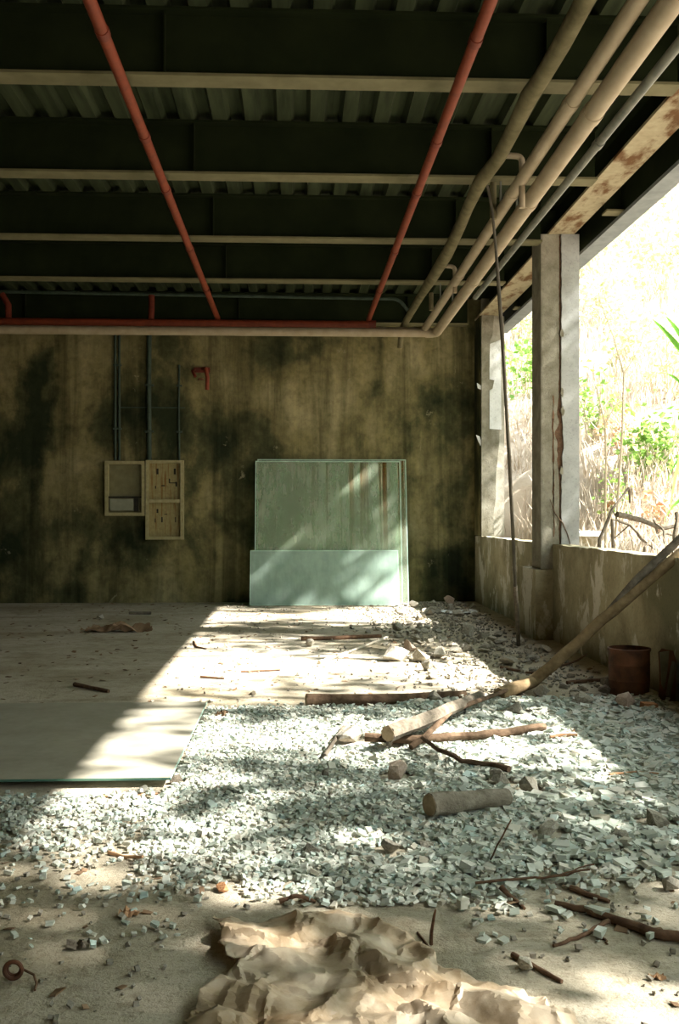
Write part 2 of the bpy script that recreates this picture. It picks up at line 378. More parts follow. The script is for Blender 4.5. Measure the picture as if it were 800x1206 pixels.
# ------------------------------------------------------------------ the setting
WY = 17.4          # back wall face
def PXF(y): return 3.075 + 0.006 * (y - 8)   # inner face of the low wall
PX = 3.05
GIR = 4.92
DECK = 5.32
BEAM = 4.80
floor = solo('floor', MB().box((-8, -5, -0.2), (3.5, WY + 0.3, 0)), 'floor', 'dusty grey concrete floor strewn with rubble', 'floor', kind='structure')
solo('wall_back', MB().box((-8.2, WY, 0), (3.42, WY + 0.3, DECK + 0.1)), 'wall', 'stained mouldy concrete back wall', 'wall', kind='structure')
solo('wall_left', MB().box((-8.3, -5, 0), (-8, WY, DECK + 0.1)), 'wall', 'dark concrete side wall', 'wall', kind='structure')
solo('wall_rear', MB().box((-8.3, -5.3, 0), (3.5, -5, DECK + 0.1)), 'wall', 'concrete wall closing the hall behind', 'wall', kind='structure')
# low wall with chipped top edge
mb = MB(); rr = random.Random(3)
ys = np.linspace(-5, WY, 150)
top = []
for y in ys:
    top.append((y, 1.16 + 0.012 * mnoise.noise((y * 2.1, 0, 0)) - 0.03 * max(0, mnoise.noise((y * 5.5, 3, 0)) - 0.25)))
outline = [(-5, 0)] + [(float(a), b) for a, b in top] + [(WY, 0)]
mb.prism(outline, 'x', 0.0, 0.2)
mb.v = [(v[0] + PXF(v[1]), v[1], v[2]) for v in mb.v]
solo('wall_right', mb, 'parapet', 'low concrete wall along the open side with pale patches', 'wall', kind='structure')

# roof: slab, corrugated deck sheets
ceil = solo('ceiling', MB().box((-8.3, -5.3, DECK + 0.10), (3.715, WY + 0.3, DECK + 0.28)), 'parapet', 'dark roof slab over corrugated steel deck', 'ceiling', kind='structure')
PITCH = 0.31
def deck_mesh(x0, n, y0, y1):
    mb = MB(); xs = []
    for k in range(n):
        x = x0 + k * PITCH
        xs += [(x, DECK), (x + 0.13, DECK), (x + 0.165, DECK + 0.075), (x + 0.275, DECK + 0.075)]
    xs.append((x0 + n * PITCH, DECK))
    for (xa, za), (xb, zb) in zip(xs, xs[1:]):
        mb.quad((xa, y0, za), (xb, y0, zb), (xb, y1, zb), (xa, y1, za))
    return mb
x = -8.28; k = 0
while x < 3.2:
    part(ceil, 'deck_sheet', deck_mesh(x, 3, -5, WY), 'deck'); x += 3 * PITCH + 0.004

def ibeam(root, axis, c0, c1, lo, hi, zb, zt, matweb='beam', matfl='flange', ft=0.022):
    mid = (c0 + c1) / 2
    def bx(a0, a1, z0, z1):
        return MB().box((lo, a0, z0), (hi, a1, z1)) if axis == 'x' else MB().box((a0, lo, z0), (a1, hi, z1))
    part(root, 'bottom_flange', bx(c0, c1, zb, zb + ft), matfl)
    part(root, 'web', bx(mid - 0.008, mid + 0.008, zb + ft, zt - ft), matweb)
    part(root, 'top_flange', bx(c0, c1, zt - ft, zt), matweb)
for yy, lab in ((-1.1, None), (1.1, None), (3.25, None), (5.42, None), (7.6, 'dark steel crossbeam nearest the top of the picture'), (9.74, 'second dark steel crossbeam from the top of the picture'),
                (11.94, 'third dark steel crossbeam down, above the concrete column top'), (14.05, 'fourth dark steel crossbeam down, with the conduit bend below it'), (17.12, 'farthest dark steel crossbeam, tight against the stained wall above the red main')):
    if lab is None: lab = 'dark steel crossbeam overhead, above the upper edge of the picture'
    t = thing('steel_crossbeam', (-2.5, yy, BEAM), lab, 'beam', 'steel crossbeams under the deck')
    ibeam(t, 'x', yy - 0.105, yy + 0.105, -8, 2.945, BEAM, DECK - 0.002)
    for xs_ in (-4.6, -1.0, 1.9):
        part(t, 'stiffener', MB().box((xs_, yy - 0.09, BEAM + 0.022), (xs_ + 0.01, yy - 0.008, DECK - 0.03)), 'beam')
t = thing('edge_girder', (3.2, 3.3, GIR), 'cream girder with rusted flange running along the open side', 'girder')
ibeam(t, 'y', 3.04, 3.36, -5, 12.15, GIR, DECK - 0.002, 'beam', 'girder', 0.03)
t = thing('edge_girder', (3.28, 14.4, GIR), 'cream girder between the concrete column and the far corner pier', 'girder')
ibeam(t, 'y', 3.10, 3.46, 12.2, WY - 0.1, GIR, DECK - 0.002, 'beam', 'girder', 0.03)
t = thing('fascia_beam', (3.66, 6, 4.78), 'grey fascia beam along the outer roof edge', 'beam')
part(t, 'soffit', MB().box((3.55, -5.3, 4.78), (3.76, WY + 0.3, 4.82)), 'fascia')
part(t, 'inner_face', MB().box((3.56, -5.3, 4.822), (3.60, WY + 0.3, DECK + 0.09)), 'beam')
part(t, 'outer_face', MB().box((3.72, -5.3, 4.822), (3.76, WY + 0.3, DECK + 0.28)), 'fascia')
for yy, lab in ((3.6, 'short outrigger beam out beyond the frame'), (5.85, 'short outrigger beam just outside the right edge'), (8.44, 'nearer short outrigger beam between rusted girder and fascia'), (10.78, 'farther short outrigger beam between rusted girder and fascia'), (13.6, 'short outrigger beam beyond the concrete column'), (15.8, 'short outrigger beam by the far corner pier')):
    t = thing('outrigger_beam', (3.45, yy, 4.82), lab, 'beam', 'short outrigger beams')
    ibeam(t, 'x', yy - 0.09, yy + 0.09, 3.365 if yy < 12 else 3.465, 3.558, 4.82, DECK - 0.002)

# ------------------------------------------------------------------ columns
def jag(x0, z0, x1, z1, n, amp, seed, axis_pts=None):
    r = random.Random(seed); out = []
    for i in range(n + 1):
        t = i / n; out.append((x0 + (x1 - x0) * t + (r.uniform(-amp, amp) if 0 < i < n else 0), z0 + (z1 - z0) * t))
    return out
CY = 11.95
c = thing('concrete_column', (3.19, CY + 0.22, 0.86), 'cracked square concrete column rising from the low wall', 'column')
part(c, 'core', MB().box((2.965, CY + 0.03, 0.86), (3.42, CY + 0.45, GIR)), 'column')
part(c, 'side_plaster', MB().box((2.953, CY + 0.005, 0.86), (2.965, CY + 0.45, GIR)), 'plaster_old', label='warm brown inner side face')
# front plaster in two halves with a ragged gap between
def gapx(z, s):
    a = mnoise.noise((z * 3.1, s, 0)) * 0.016 + mnoise.noise((z * 13, s, 4)) * 0.012
    if 1.9 < z < 3.0: a += (0.030 + 0.05 * mnoise.noise((z * 7, s, 9))) * math.sin((z - 1.9) / 1.1 * math.pi)
    return a
zz = np.linspace(0.86, GIR, 120)
left = [(2.965, 0.86)] + [(3.19 - 0.012 - abs(gapx(z, 1)), float(z)) for z in zz] + [(2.965, GIR)]
part(c, 'plaster_slab', MB().prism(left, 'y', CY, CY + 0.03), 'plaster_old', label='rough weathered left half of the front face')
right = [(3.42, 0.86)] + [(3.19 + 0.010 + abs(gapx(z, 2)) * 0.8, float(z)) for z in zz] + [(3.42, GIR)]
part(c, 'plaster_slab', MB().prism(right, 'y', CY - 0.015, CY + 0.03), 'plaster', label='smooth pale right half of the front face')
part(c, 'exposed_joint', MB().box((3.08, CY + 0.022, 0.86), (3.30, CY + 0.032, GIR - .01)), 'twig', label='dark joint showing in the crack')
# small broken cavity strip in the left half
cav = jag(3.105, 1.25, 3.095, 2.965, 22, 0.012, 5) + list(reversed(jag(3.115, 1.25, 3.11, 2.965, 22, 0.012, 6)))
part(c, 'crack', MB().prism(cav, 'y', CY - 0.004, CY + 0.004), 'twig', label='ragged brown crack')
for i, (pz, px_) in enumerate(((3.72, 3.207), (3.0, 3.21), (2.78, 3.215), (2.05, 3.205))):
    rr = random.Random(i); pts = []
    for k in range(9):
        a = 2 * math.pi * k / 9; pts.append((px_ + 0.022 * math.cos(a) * rr.uniform(.6, 1.2), pz + 0.06 * math.sin(a) * rr.uniform(.6, 1.2)))
    part(c, 'spall', MB().prism(pts, 'y', CY - 0.02, CY + 0.0), 'plaster_old')
v0 = at_y(650, 590, CY - 0.02)
part(c, 'dry_vine', MB().tube([at_y(648, 588, CY - 0.022), at_y(654, 605, CY - 0.022), at_y(663, 616, CY - 0.022), at_y(669, 630, CY - 0.025), at_y(672, 641, CY - 0.02)], [0.004, .006, .007, .006, .004], 6), 'bark')
solo('column_footing', MB().box((2.885, 11.93, 0), (PXF(11.9) - 0.002, 12.8, 0.855)), 'parapet', 'squat concrete footing under the cracked column', 'footing')

# far corner pier
PY = 16.85
c = thing('corner_pier', (3.25, PY + 0.3, 1.15), 'peeling concrete pier in the far corner by the opening', 'column')
part(c, 'core', MB().box((3.15, PY + 0.03, 1.17), (3.54, WY - 0.002, GIR)), 'column')
xz = lambda px, py: (at_y(px, py, PY).x, at_y(px, py, PY).z)
lx = [xz(567, 352), xz(583, 352), xz(580, 395), xz(577, 402), xz(576, 447), xz(582, 448), xz(580, 458), xz(576, 460), xz(576, 506), xz(588, 508), xz(588, 520), xz(584, 560), xz(584, 585), xz(581, 606), xz(582, 632), xz(567, 632)]
part(c, 'brown_render', MB().prism(lx, 'y', PY - 0.03, PY + 0.03), 'plaster_old', label='brown render flaking off in a ragged edge')
part(c, 'whitewash', MB().prism([xz(577, 405), xz(590, 400), xz(591, 506), xz(577, 505)], 'y', PY + 0.01, PY + 0.028), 'whitewash', label='pale whitewashed patch')
part(c, 'white_flake', MB().prism([xz(561, 512), xz(565, 514), xz(568, 522), xz(566, 525), xz(563, 518)], 'y', PY + 0.0, PY + 0.029), 'whitewash')
part(c, 'white_flake', MB().prism([xz(562, 451), xz(568, 455), xz(567, 459), xz(563, 457)], 'y', PY + 0.0, PY + 0.029), 'whitewash')
# pier's inner return that closes against the back wall
part(c, 'return_face', MB().box((3.12, PY + 0.03, 1.17), (3.15, WY - 0.002, GIR)), 'wall')

# ------------------------------------------------------------------ pipes
def pipe_along(px0, py0, px1, py1, z):
    return at_z(px0, py0, z), at_z(px1, py1, z)
def extend_back(a, b, y):
    d = a - b; t = (y - b.y) / d.y; return b + d * t
def collar(root, p, d, r, w, mat, sides=14):
    d = d.normalized(); part(root, 'coupling', MB().tube([p - d * w / 2, p + d * w / 2], r, sides), mat, True)

MAINY = 16.0
zr = 4.68
a, b = at_z(105, 0, zr), at_z(253, 366, zr)
main_z = 4.585
for (q0, q1, lab) in (((105, 0), (253, 366), 'red sprinkler pipe crossing the left half of the ceiling'), ((583, 0), (438, 366), 'red sprinkler pipe crossing the right half of the ceiling')):
    a, b = at_z(*q0, zr), at_z(*q1, zr)
    a = extend_back(a, b, 0.0); xx = (a.x + b.x) / 2
    b = Vector((b.x, MAINY, zr)); a = Vector((at_z(*q0, zr).x, 0.0, zr))
    t = thing('red_pipe', (b.x, b.y, zr), lab, 'pipe', 'red ceiling pipes')
    part(t, 'run', MB().tube([a, b + Vector((0, -0.05, 0))], 0.042, 14), 'red', True)
    part(t, 'drop', MB().tube([b + Vector((0, -0.05, 0.0)), b + Vector((0, 0, -0.01)), Vector((b.x, b.y, main_z + 0.04))], 0.045, 12), 'red', True)
    for yc in (2.2, 4.6, 6.6, 8.4, 9.75, 11.9, 14.0):
        f = yc / MAINY; collar(t, a.lerp(b, f), b - a, 0.048, 0.09, 'red_dark')
    for yc in (9.74, 14.05, 5.42):
        f = yc / MAINY; p = a.lerp(b, f)
        part(t, 'hanger', MB().box((p.x - 0.006, p.y - 0.012, p.z + 0.038), (p.x + 0.006, p.y + 0.012, BEAM + 0.001)), 'darkpipe')
t = thing('red_main_pipe', (-3, MAINY, main_z), 'thick red main pipe running level along the far wall', 'pipe')
xe = at_y(442, 383, MAINY).x
part(t, 'run', MB().tube([(-7.9, MAINY, main_z), (xe, MAINY, main_z)], 0.062, 16), 'red', True)
collar(t, Vector((xe - 0.05, MAINY, main_z)), Vector((1, 0, 0)), 0.07, 0.12, 'red_dark')
for px_ in (10, 178):
    x_ = at_y(px_, 365, MAINY).x
    part(t, 'riser', MB().tube([(x_, MAINY, main_z + 0.05), (x_ + (0 if px_ > 50 else -0.02), MAINY + 0.05, main_z + 0.28), (x_ + (0.0 if px_ > 50 else -0.12), MAINY + 0.05, main_z + 0.45)], 0.05, 12), 'red_dark', True)

def white_pipe(q0, z, r, hor_y, hor_z, elbow_px, lab):
    a = at_z(*q0, z); e = at_y(elbow_px[0], elbow_px[1], hor_y); e.z = hor_z
    a0 = e + (a - e) * ((0.0 - e.y) / (a.y - e.y))
    w = Vector((-7.9, hor_y, hor_z))
    t = thing('cream_pipe', e, lab, 'pipe', 'cream drain pipes')
    dirn = (e - a0).normalized()
    part(t, 'run', MB().tube([a0, e - dirn * 0.16], r, 18), 'cream', True)
    part(t, 'elbow', MB().tube([e - dirn * 0.17] + arc(a0, e, w, 0.16) + [e + Vector((-0.17, 0, 0))], r * 1.06, 16), 'cream', True)
    part(t, 'far_run', MB().tube([e + Vector((-0.165, 0, 0)), w], r * 0.95, 16), 'cream', True)
    for yc in (4.0, 7.15, 9.2, 12.3):
        f = (yc - a0.y) / (e.y - a0.y); collar(t, a0.lerp(e, f), dirn, r * 1.10, 0.12, 'cream', 18)
    for yc in (5.42, 9.74, 14.05):
        f = (yc - a0.y) / (e.y - a0.y); p = a0.lerp(e, f)
        part(t, 'hanger_strap', MB().box((p.x - 0.008, p.y - 0.015, p.z + r * 0.97), (p.x + 0.008, p.y + 0.015, BEAM + 0.001)), 'darkpipe')
    return t
white_pipe((752, 0), 4.50, 0.056, 16.02, 4.50, (499, 389), 'thinner cream pipe running back to the far wall')
white_pipe((793, 0), 4.42, 0.073, 15.84, 4.43, (514, 393), 'thicker cream pipe running back nearest the open side')
# dark pipe alongside
t = thing('dark_pipe', (2.4, 10, 4.40), 'thin dark grey pipe tucked beside the thicker cream pipe', 'pipe')
a, b = at_z(806, 44, 4.42), at_z(622, 272, 4.42)
b2 = at_z(560, 350, 4.42)
part(t, 'run', MB().tube([extend_back(a, b, 0.5), a, b, b2], 0.035, 12), 'darkpipe', True)
collar(t, a.lerp(b, 0.42), b - a, 0.043, 0.1, 'darkpipe')

# wrapped, sagging drain pipe
zd = 4.60
px_pts = [(690, 0), (664, 48), (638, 92), (622, 116), (606, 150), (586, 188), (566, 214), (551, 245), (541, 270), (527, 298), (510, 326), (497, 347), (484, 368), (474, 386)]
pts = [at_z(x_, y_, zd) for x_, y_ in px_pts]
pts = [extend_back(pts[0], pts[2], 1.0)] + pts
rads = [0.062, .062, .062, .064, .070, .062, .062, .064, .055, .055, .075, .070, .058, .055, .052]
t = thing('wrapped_pipe', pts[-1], 'drab olive wrapped pipe sagging beside the cream pipes', 'pipe')
part(t, 'run', MB().tube(pts, rads, 12, wob=0.06, rng=R), 'wrap', True)
part(t, 'end_bend', MB().tube([pts[-1], pts[-1] + Vector((0, 0.15, -0.05)), pts[-1] + Vector((-0.02, 0.2, -0.3))], 0.045, 10), 'wrap', True)
for (pa, pb, pc, zc) in (((594, 183), (615, 184), (615, 245), 4.72), ((521, 313), (536, 314), (536, 345), 4.72)):
    A = at_z(*pa, zc); B = at_y(pb[0], pb[1], A.y); C_ = at_y(pc[0], pc[1], A.y)
    part(t, 'hanger_loop', MB().tube([A] + arc(A, B, C_, 0.06) + [C_], 0.028, 10), 'cream', True)
    A2 = at_y(pa[0] - 13, pa[1] + 32, A.y * 1.1); B2 = at_y(pa[0] - 13, pa[1] + 75 * (0.7 if zc and pa[1] > 300 else 1), A.y * 1.1)
    part(t, 'hanger_loop', MB().tube([A2, B2], 0.034, 10), 'wrap', True)
# thin conduit high on the back
t = thing('thin_conduit', (0, 16.5, 5.0), 'thin grey conduit high up along the far wall', 'pipe')
a = at_y(-20, 343, 16.5); b = at_y(470, 352, 16.5); c_ = at_y(482, 368, 16.5)
part(t, 'run', MB().tube([a] + arc(a, b, c_, 0.12) + [c_], 0.03, 10), 'conduit', True)

# hanging black cable
cable = [(508, 330, 4.70, 'z'), (535, 268, 4.68, 'z'), (553, 236, 4.69, 'z'), (562, 214, 4.71, 'z'), (570, 210, 4.66, 'z')]
pts = [at_z(a_, b_, z_) for a_, b_, z_, _ in cable]
y0 = pts[-1].y; foot = at_z(611, 761, 0.0)
drop = [(575, 222), (580, 248), (584, 290), (588, 345), (592, 400), (596, 470), (600, 540), (604, 620), (607, 690), (610, 740)]
for i, (a_, b_) in enumerate(drop):
    f = (i + 1) / (len(drop) + 1); pts.append(at_y(a_, b_, y0 + (foot.y - y0) * (0.25 * f + 0.75 * f * f)))
pts.append(foot + Vector((0, 0, 0.012)))
t = thing('hanging_cable', foot, 'stiff black cable hanging from the ceiling pipes to the floor', 'cable')
part(t, 'cable', MB().tube(pts, [0.014] * 8 + [0.02] * (len(pts) - 8), 8), 'cable', True)
part(t, 'lit_lower_end', MB().tube([pts[-3] + Vector((0, 0, 0)), pts[-2], pts[-1]], 0.024, 8), 'bark_grey', True, 'lower end coloured pale as if lit')  # paler colour stands in for light on the cable's lower end

# ------------------------------------------------------------------ wall fittings
def wp(px, py, y): return at_y(px, py, y)
def frame_parts(root, x0, x1, z0, z1, y0, y1, w, mat):
    part(root, 'frame_side', MB().box((x0, y0, z0), (x0 + w, y1, z1)), mat)
    part(root, 'frame_side', MB().box((x1 - w, y0, z0), (x1, y1, z1)), mat)
    part(root, 'frame_top', MB().box((x0 + w, y0, z1 - w), (x1 - w, y1, z1)), mat)
    part(root, 'frame_bottom', MB().box((x0 + w, y0, z0), (x1 - w, y1, z0 + w)), mat)
BY = WY - 0.13
p0, p1 = wp(123.5, 607.5, BY), wp(170.5, 543, BY)
t = thing('fuse_box', ((p0.x + p1.x) / 2, WY, p0.z), 'shorter open cream metal box on the wall, left of the taller one', 'box', 'open electrical boxes')
frame_parts(t, p0.x, p1.x, p0.z, p1.z, BY, WY - 0.002, 0.055, 'box')
part(t, 'back_plate', MB().box((p0.x + .05, WY - 0.03, p0.z + .05), (p1.x - .05, WY - 0.003, p1.z - .05)), 'boxin')
zs_ = p0.z + 0.33 * (p1.z - p0.z)
part(t, 'shelf', MB().box((p0.x + .055, BY + 0.03, zs_), (p1.x - .055, WY - 0.03, zs_ + 0.025)), 'black')
part(t, 'terminal_block', MB().box((p0.x + .08, BY + 0.045, p0.z + 0.09), (p1.x - .2, WY - 0.03, zs_ - 0.02)), 'greybar')
part(t, 'dark_gap', MB().box((p1.x - .19, BY + 0.06, p0.z + 0.075), (p1.x - .12, WY - 0.03, zs_ - 0.005)), 'black')
p0, p1 = wp(171.5, 635.5, BY), wp(216, 542, BY)
t = thing('fuse_box', ((p0.x + p1.x) / 2, WY, p0.z), 'taller open cream metal box with rust-streaked plates and middle bar', 'box', 'open electrical boxes')
frame_parts(t, p0.x, p1.x, p0.z, p1.z, BY - 0.01, WY - 0.002, 0.05, 'box')
zm = p0.z + (p1.z - p0.z) * 0.485
part(t, 'middle_bar', MB().box((p0.x + .05, BY - 0.005, zm - .03), (p1.x - .05, WY - 0.04, zm + 0.03)), 'box')
up = part(t, 'upper_plate', MB().box((p0.x + .05, WY - 0.06, zm + 0.02), (p1.x - .05, WY - 0.003, p1.z - .05)), 'plate')
lp = part(t, 'lower_plate', MB().box((p0.x + .05, WY - 0.06, p0.z + 0.05), (p1.x - .05, WY - 0.003, zm - .02)), 'plate')
W_ = p1.x - p0.x; H_ = p1.z - p0.z
for (fx, fz, w_, h_, pl) in ((.30, .86, .035, .10, up), (.76, .86, .035, .10, up), (.62, .74, .02, .08, up), (.80, .70, .03, .08, up), (.45, .68, .06, .02, up), (.70, .715, .10, .015, up), (.25, .66, .02, .05, up),
                             (.30, .36, .03, .07, lp), (.42, .25, .025, .09, lp), (.24, .24, .015, .07, lp), (.78, .25, .015, .09, lp), (.52, .32, .05, .012, lp)):
    x_ = p0.x + fx * W_; z_ = p0.z + fz * H_
    part(pl, 'slot', MB().box((x_ - w_ / 2, WY - 0.064, z_ - h_ / 2), (x_ + w_ / 2, WY - 0.0595, z_ + h_ / 2)), 'black')
for px_, lab, r_ in ((138, 'paired grey conduit rising from the shorter wall box', .03), (176, 'grey conduit rising from the left edge of the taller wall box', .04), (211, 'faint thin conduit rising from the right edge of the taller wall box', .018)):
    zt_ = 4.75 if px_ < 200 else wp(211, 430, WY).z
    zb_ = wp(px_, 542, WY - .05).z + 0.003
    x_ = wp(px_, 480, WY - .05).x
    if px_ == 138:
        t = thing('wall_conduit', (x_, WY, zb_), lab, 'conduit', 'wall conduits')
        for dx in (-.035, .035): part(t, 'tube', MB().tube([(x_ + dx, WY - .035, zb_), (x_ + dx, WY - .035, zt_)], .022, 10), 'conduit', True)
        for zc in (3.0, 4.1): part(t, 'clip', MB().box((x_ - .07, WY - .062, zc), (x_ + .07, WY - .001, zc + .03)), 'conduit')
    else:
        t = thing('wall_conduit', (x_, WY, zb_), lab, 'conduit', 'wall conduits')
        part(t, 'tube', MB().tube([(x_, WY - r_ - .005, zb_), (x_ - .01, WY - r_ - .005, (zb_ + zt_) / 2), (x_, WY - r_ - .005, zt_)], r_, 10), 'conduit', True)
        for zc in (2.95, 3.75): part(t, 'clip', MB().box((x_ - r_ - .03, WY - 2 * r_ - .012, zc), (x_ + r_ + .03, WY - .001, zc + .03)), 'conduit')
z_ = wp(160, 480, WY).z; xa, xb = wp(140, 480, WY).x, wp(218, 480, WY).x
solo('cross_strut', MB().tube([(xa, WY - .012, z_), (xb, WY - .012, z_)], .01, 8), 'conduit', 'thin level rod across the wall conduits', 'rod')
# red wall bracket
q = wp(238, 437, WY); t = thing('red_bracket', (q.x, WY, q.z), 'rusty red valve bracket bolted high on the wall', 'bracket')
part(t, 'plate', MB().box((q.x - .14, WY - .03, q.z - .03), (q.x + .14, WY - .002, q.z + .06)), 'red_dark')
part(t, 'arm', MB().tube([(q.x - .13, WY - .03, q.z + .02), (q.x - .15, WY - .12, q.z - .02), (q.x - .10, WY - .16, q.z - .12)], .028, 10), 'red_dark', True)
part(t, 'arm', MB().tube([(q.x + .02, WY - .03, q.z + .04), (q.x + .08, WY - .14, q.z + .02), (q.x + .11, WY - .16, q.z - .14), (q.x + .10, WY - .12, q.z - .34)], .034, 10), 'red', True)
part(t, 'valve_wheel', MB().lathe((q.x - .01, WY - .14, q.z - .16), [(0.0, -.01), (.05, -.01), (.055, .0), (.05, .012), (0, .012)], 14), 'rust')

# ------------------------------------------------------------------ leaning glass sheets
def lean_sheet(q_bl, q_tr, yb, yt, mat, lab, thick=0.012):
    A = at_y(q_bl[0], 713, yb); B = at_y(q_tr[0], 713, yb)
    x0, x1 = A.x, B.x
    zt = at_y(400, q_tr[1], yt).z
    th = math.atan2(yt - yb, zt); L = zt / math.cos(th)
    up_ = Vector((0, math.sin(th), math.cos(th))); nn = Vector((0, math.cos(th), -math.sin(th)))
    o = Vector((0, yb, 0.004 + thick * math.sin(th)))
    def slab(x0, x1, l0, l1, t0, t1):
        mb = MB(); vs_ = []
        for l_ in (l0, l1):
            for t_ in (t0, t1):
                for x_ in (x0, x1): vs_.append(o + Vector((x_, 0, 0)) + up_ * l_ + nn * t_)
        mb.v = [tuple(v) for v in vs_]; mb.f = [(0, 1, 3, 2), (4, 6, 7, 5), (0, 4, 5, 1), (1, 5, 7, 3), (3, 7, 6, 2), (2, 6, 4, 0)]
        return mb
    t = thing('glass_sheet', ((x0 + x1) / 2, yb, 0), lab, 'glass sheet', 'glass sheets leaning on the wall')
    e = 0.016
    part(t, 'pane', slab(x0 + e, x1 - e, e, L - e, 0, thick), mat)
    part(t, 'polished_edge', slab(x0 + e, x1 - e, L - e, L, 0, thick), 'glass_edge')
    part(t, 'polished_edge', slab(x0, x0 + e, 0, L, 0, thick), 'glass_edge')
    part(t, 'polished_edge', slab(x1 - e, x1, 0, L, 0, thick), 'glass_edge')
    part(t, 'polished_edge', slab(x0 + e, x1 - e, 0, e, 0, thick), 'glass_edge')
    return t
lean_sheet((302, 0), (482, 541.5), 16.84, 17.34, 'sheet_tall', 'rearmost tall green glass sheet, its edge showing at the right')
lean_sheet((299.5, 0), (475, 543.5), 16.78, 17.28, 'sheet_tall', 'tall rust-streaked green glass sheet leaning on the stained wall')
lean_sheet((294, 0), (471, 648.5), 16.68, 16.94, 'sheet_short', 'low wide teal glass sheet leaning in front of the tall ones')

# glass sheet lying on the floor
a = at_z(203, 917, 0.05); b = at_z(243, 827, 0.05)
gx = (a.x + b.x) / 2; gy0, gy1 = a.y, b.y
t = thing('floor_glass_sheet', (gx - 1.3, (gy0 + gy1) / 2, 0.0), 'large dusty glass sheet lying flat on the floor at left', 'glass sheet')
part(t, 'pane', MB().box((gx - 2.6, gy0 + .006, .042), (gx - .006, gy1, .054)), 'sheet_floor')
part(t, 'front_edge', MB().box((gx - 2.6, gy0, .042), (gx, gy0 + .006, .054)), 'glass_edge_dark')
part(t, 'side_edge', MB().box((gx - .006, gy0 + .006, .042), (gx, gy1, .054)), 'glass_edge')
for (bx, by) in ((gx - .3, gy0 + .35), (gx - 1.2, gy0 + .3), (gx - 2.2, gy0 + .35), (gx - .3, gy1 - .3), (gx - 2.2, gy1 - .3)):
    solo('support_batten', MB().box((bx - .18, by - .04, 0), (bx + .18, by + .04, .0418)), 'bark_grey', 'flat wooden batten under the floor glass sheet', 'batten', 'battens under the glass sheet')

# ------------------------------------------------------------------ rubble: rock templates
def rock_mesh(name, seed, flat=0.7, mat='stone', npts=16):
    r = random.Random(seed); bm = bmesh.new()
    for _ in range(npts):
        v = Vector((r.gauss(0, 1), r.gauss(0, 1), r.gauss(0, 1))).normalized() * r.uniform(.8, 1.05)
        bm.verts.new((v.x * 0.5, v.y * 0.5 * r.uniform(.75, 1), v.z * 0.5 * flat))
    ret = bmesh.ops.convex_hull(bm, input=bm.verts)
    bmesh.ops.delete(bm, geom=[g for g in ret['geom_interior'] if isinstance(g, bmesh.types.BMVert)], context='VERTS')
    bmesh.ops.recalc_face_normals(bm, faces=bm.faces)
    me = bpy.data.meshes.new(name); bm.to_mesh(me); bm.free(); me.materials.append(M[mat]); return me
def cuboid_mesh(name, seed, flat, mat):
    r = random.Random(seed); me = bpy.data.meshes.new(name)
    mb = MB().box((-.5, -.5, -.5 * flat), (.5, .5, .5 * flat))
    mb.v = [(x_ + r.uniform(-.16, .16), y_ + r.uniform(-.16, .16), z_ + r.uniform(-.1, .1) * flat) for x_, y_, z_ in mb.v]
    me.from_pydata(mb.v, [], mb.f); me.materials.append(M[mat]); return me
ROCKS = [rock_mesh('stone_mesh', i, f) for i, f in enumerate((.6, .75, .5, .85, .65, .55, .7, .8))]
def zmin_of(me, rot, s):
    return min((rot @ Vector((v.co.x * s[0], v.co.y * s[1], v.co.z * s[2]))).z for v in me.vertices)
def put(name, me, x_, y_, s, r, label, cat, group, rotx=0.25, sink=0.004, z0=0.0):
    o = bpy.data.objects.new(name, me); COL.objects.link(o)
    e = (r.uniform(-rotx, rotx), r.uniform(-rotx, rotx), r.uniform(0, 6.28))
    from mathutils import Euler
    E = Euler(e); o.rotation_euler = E; o.scale = s
    o.location = (x_, y_, z0 - zmin_of(me, E.to_matrix(), s) - sink)
    return tag(o, label, cat, group)

rb = random.Random(21)
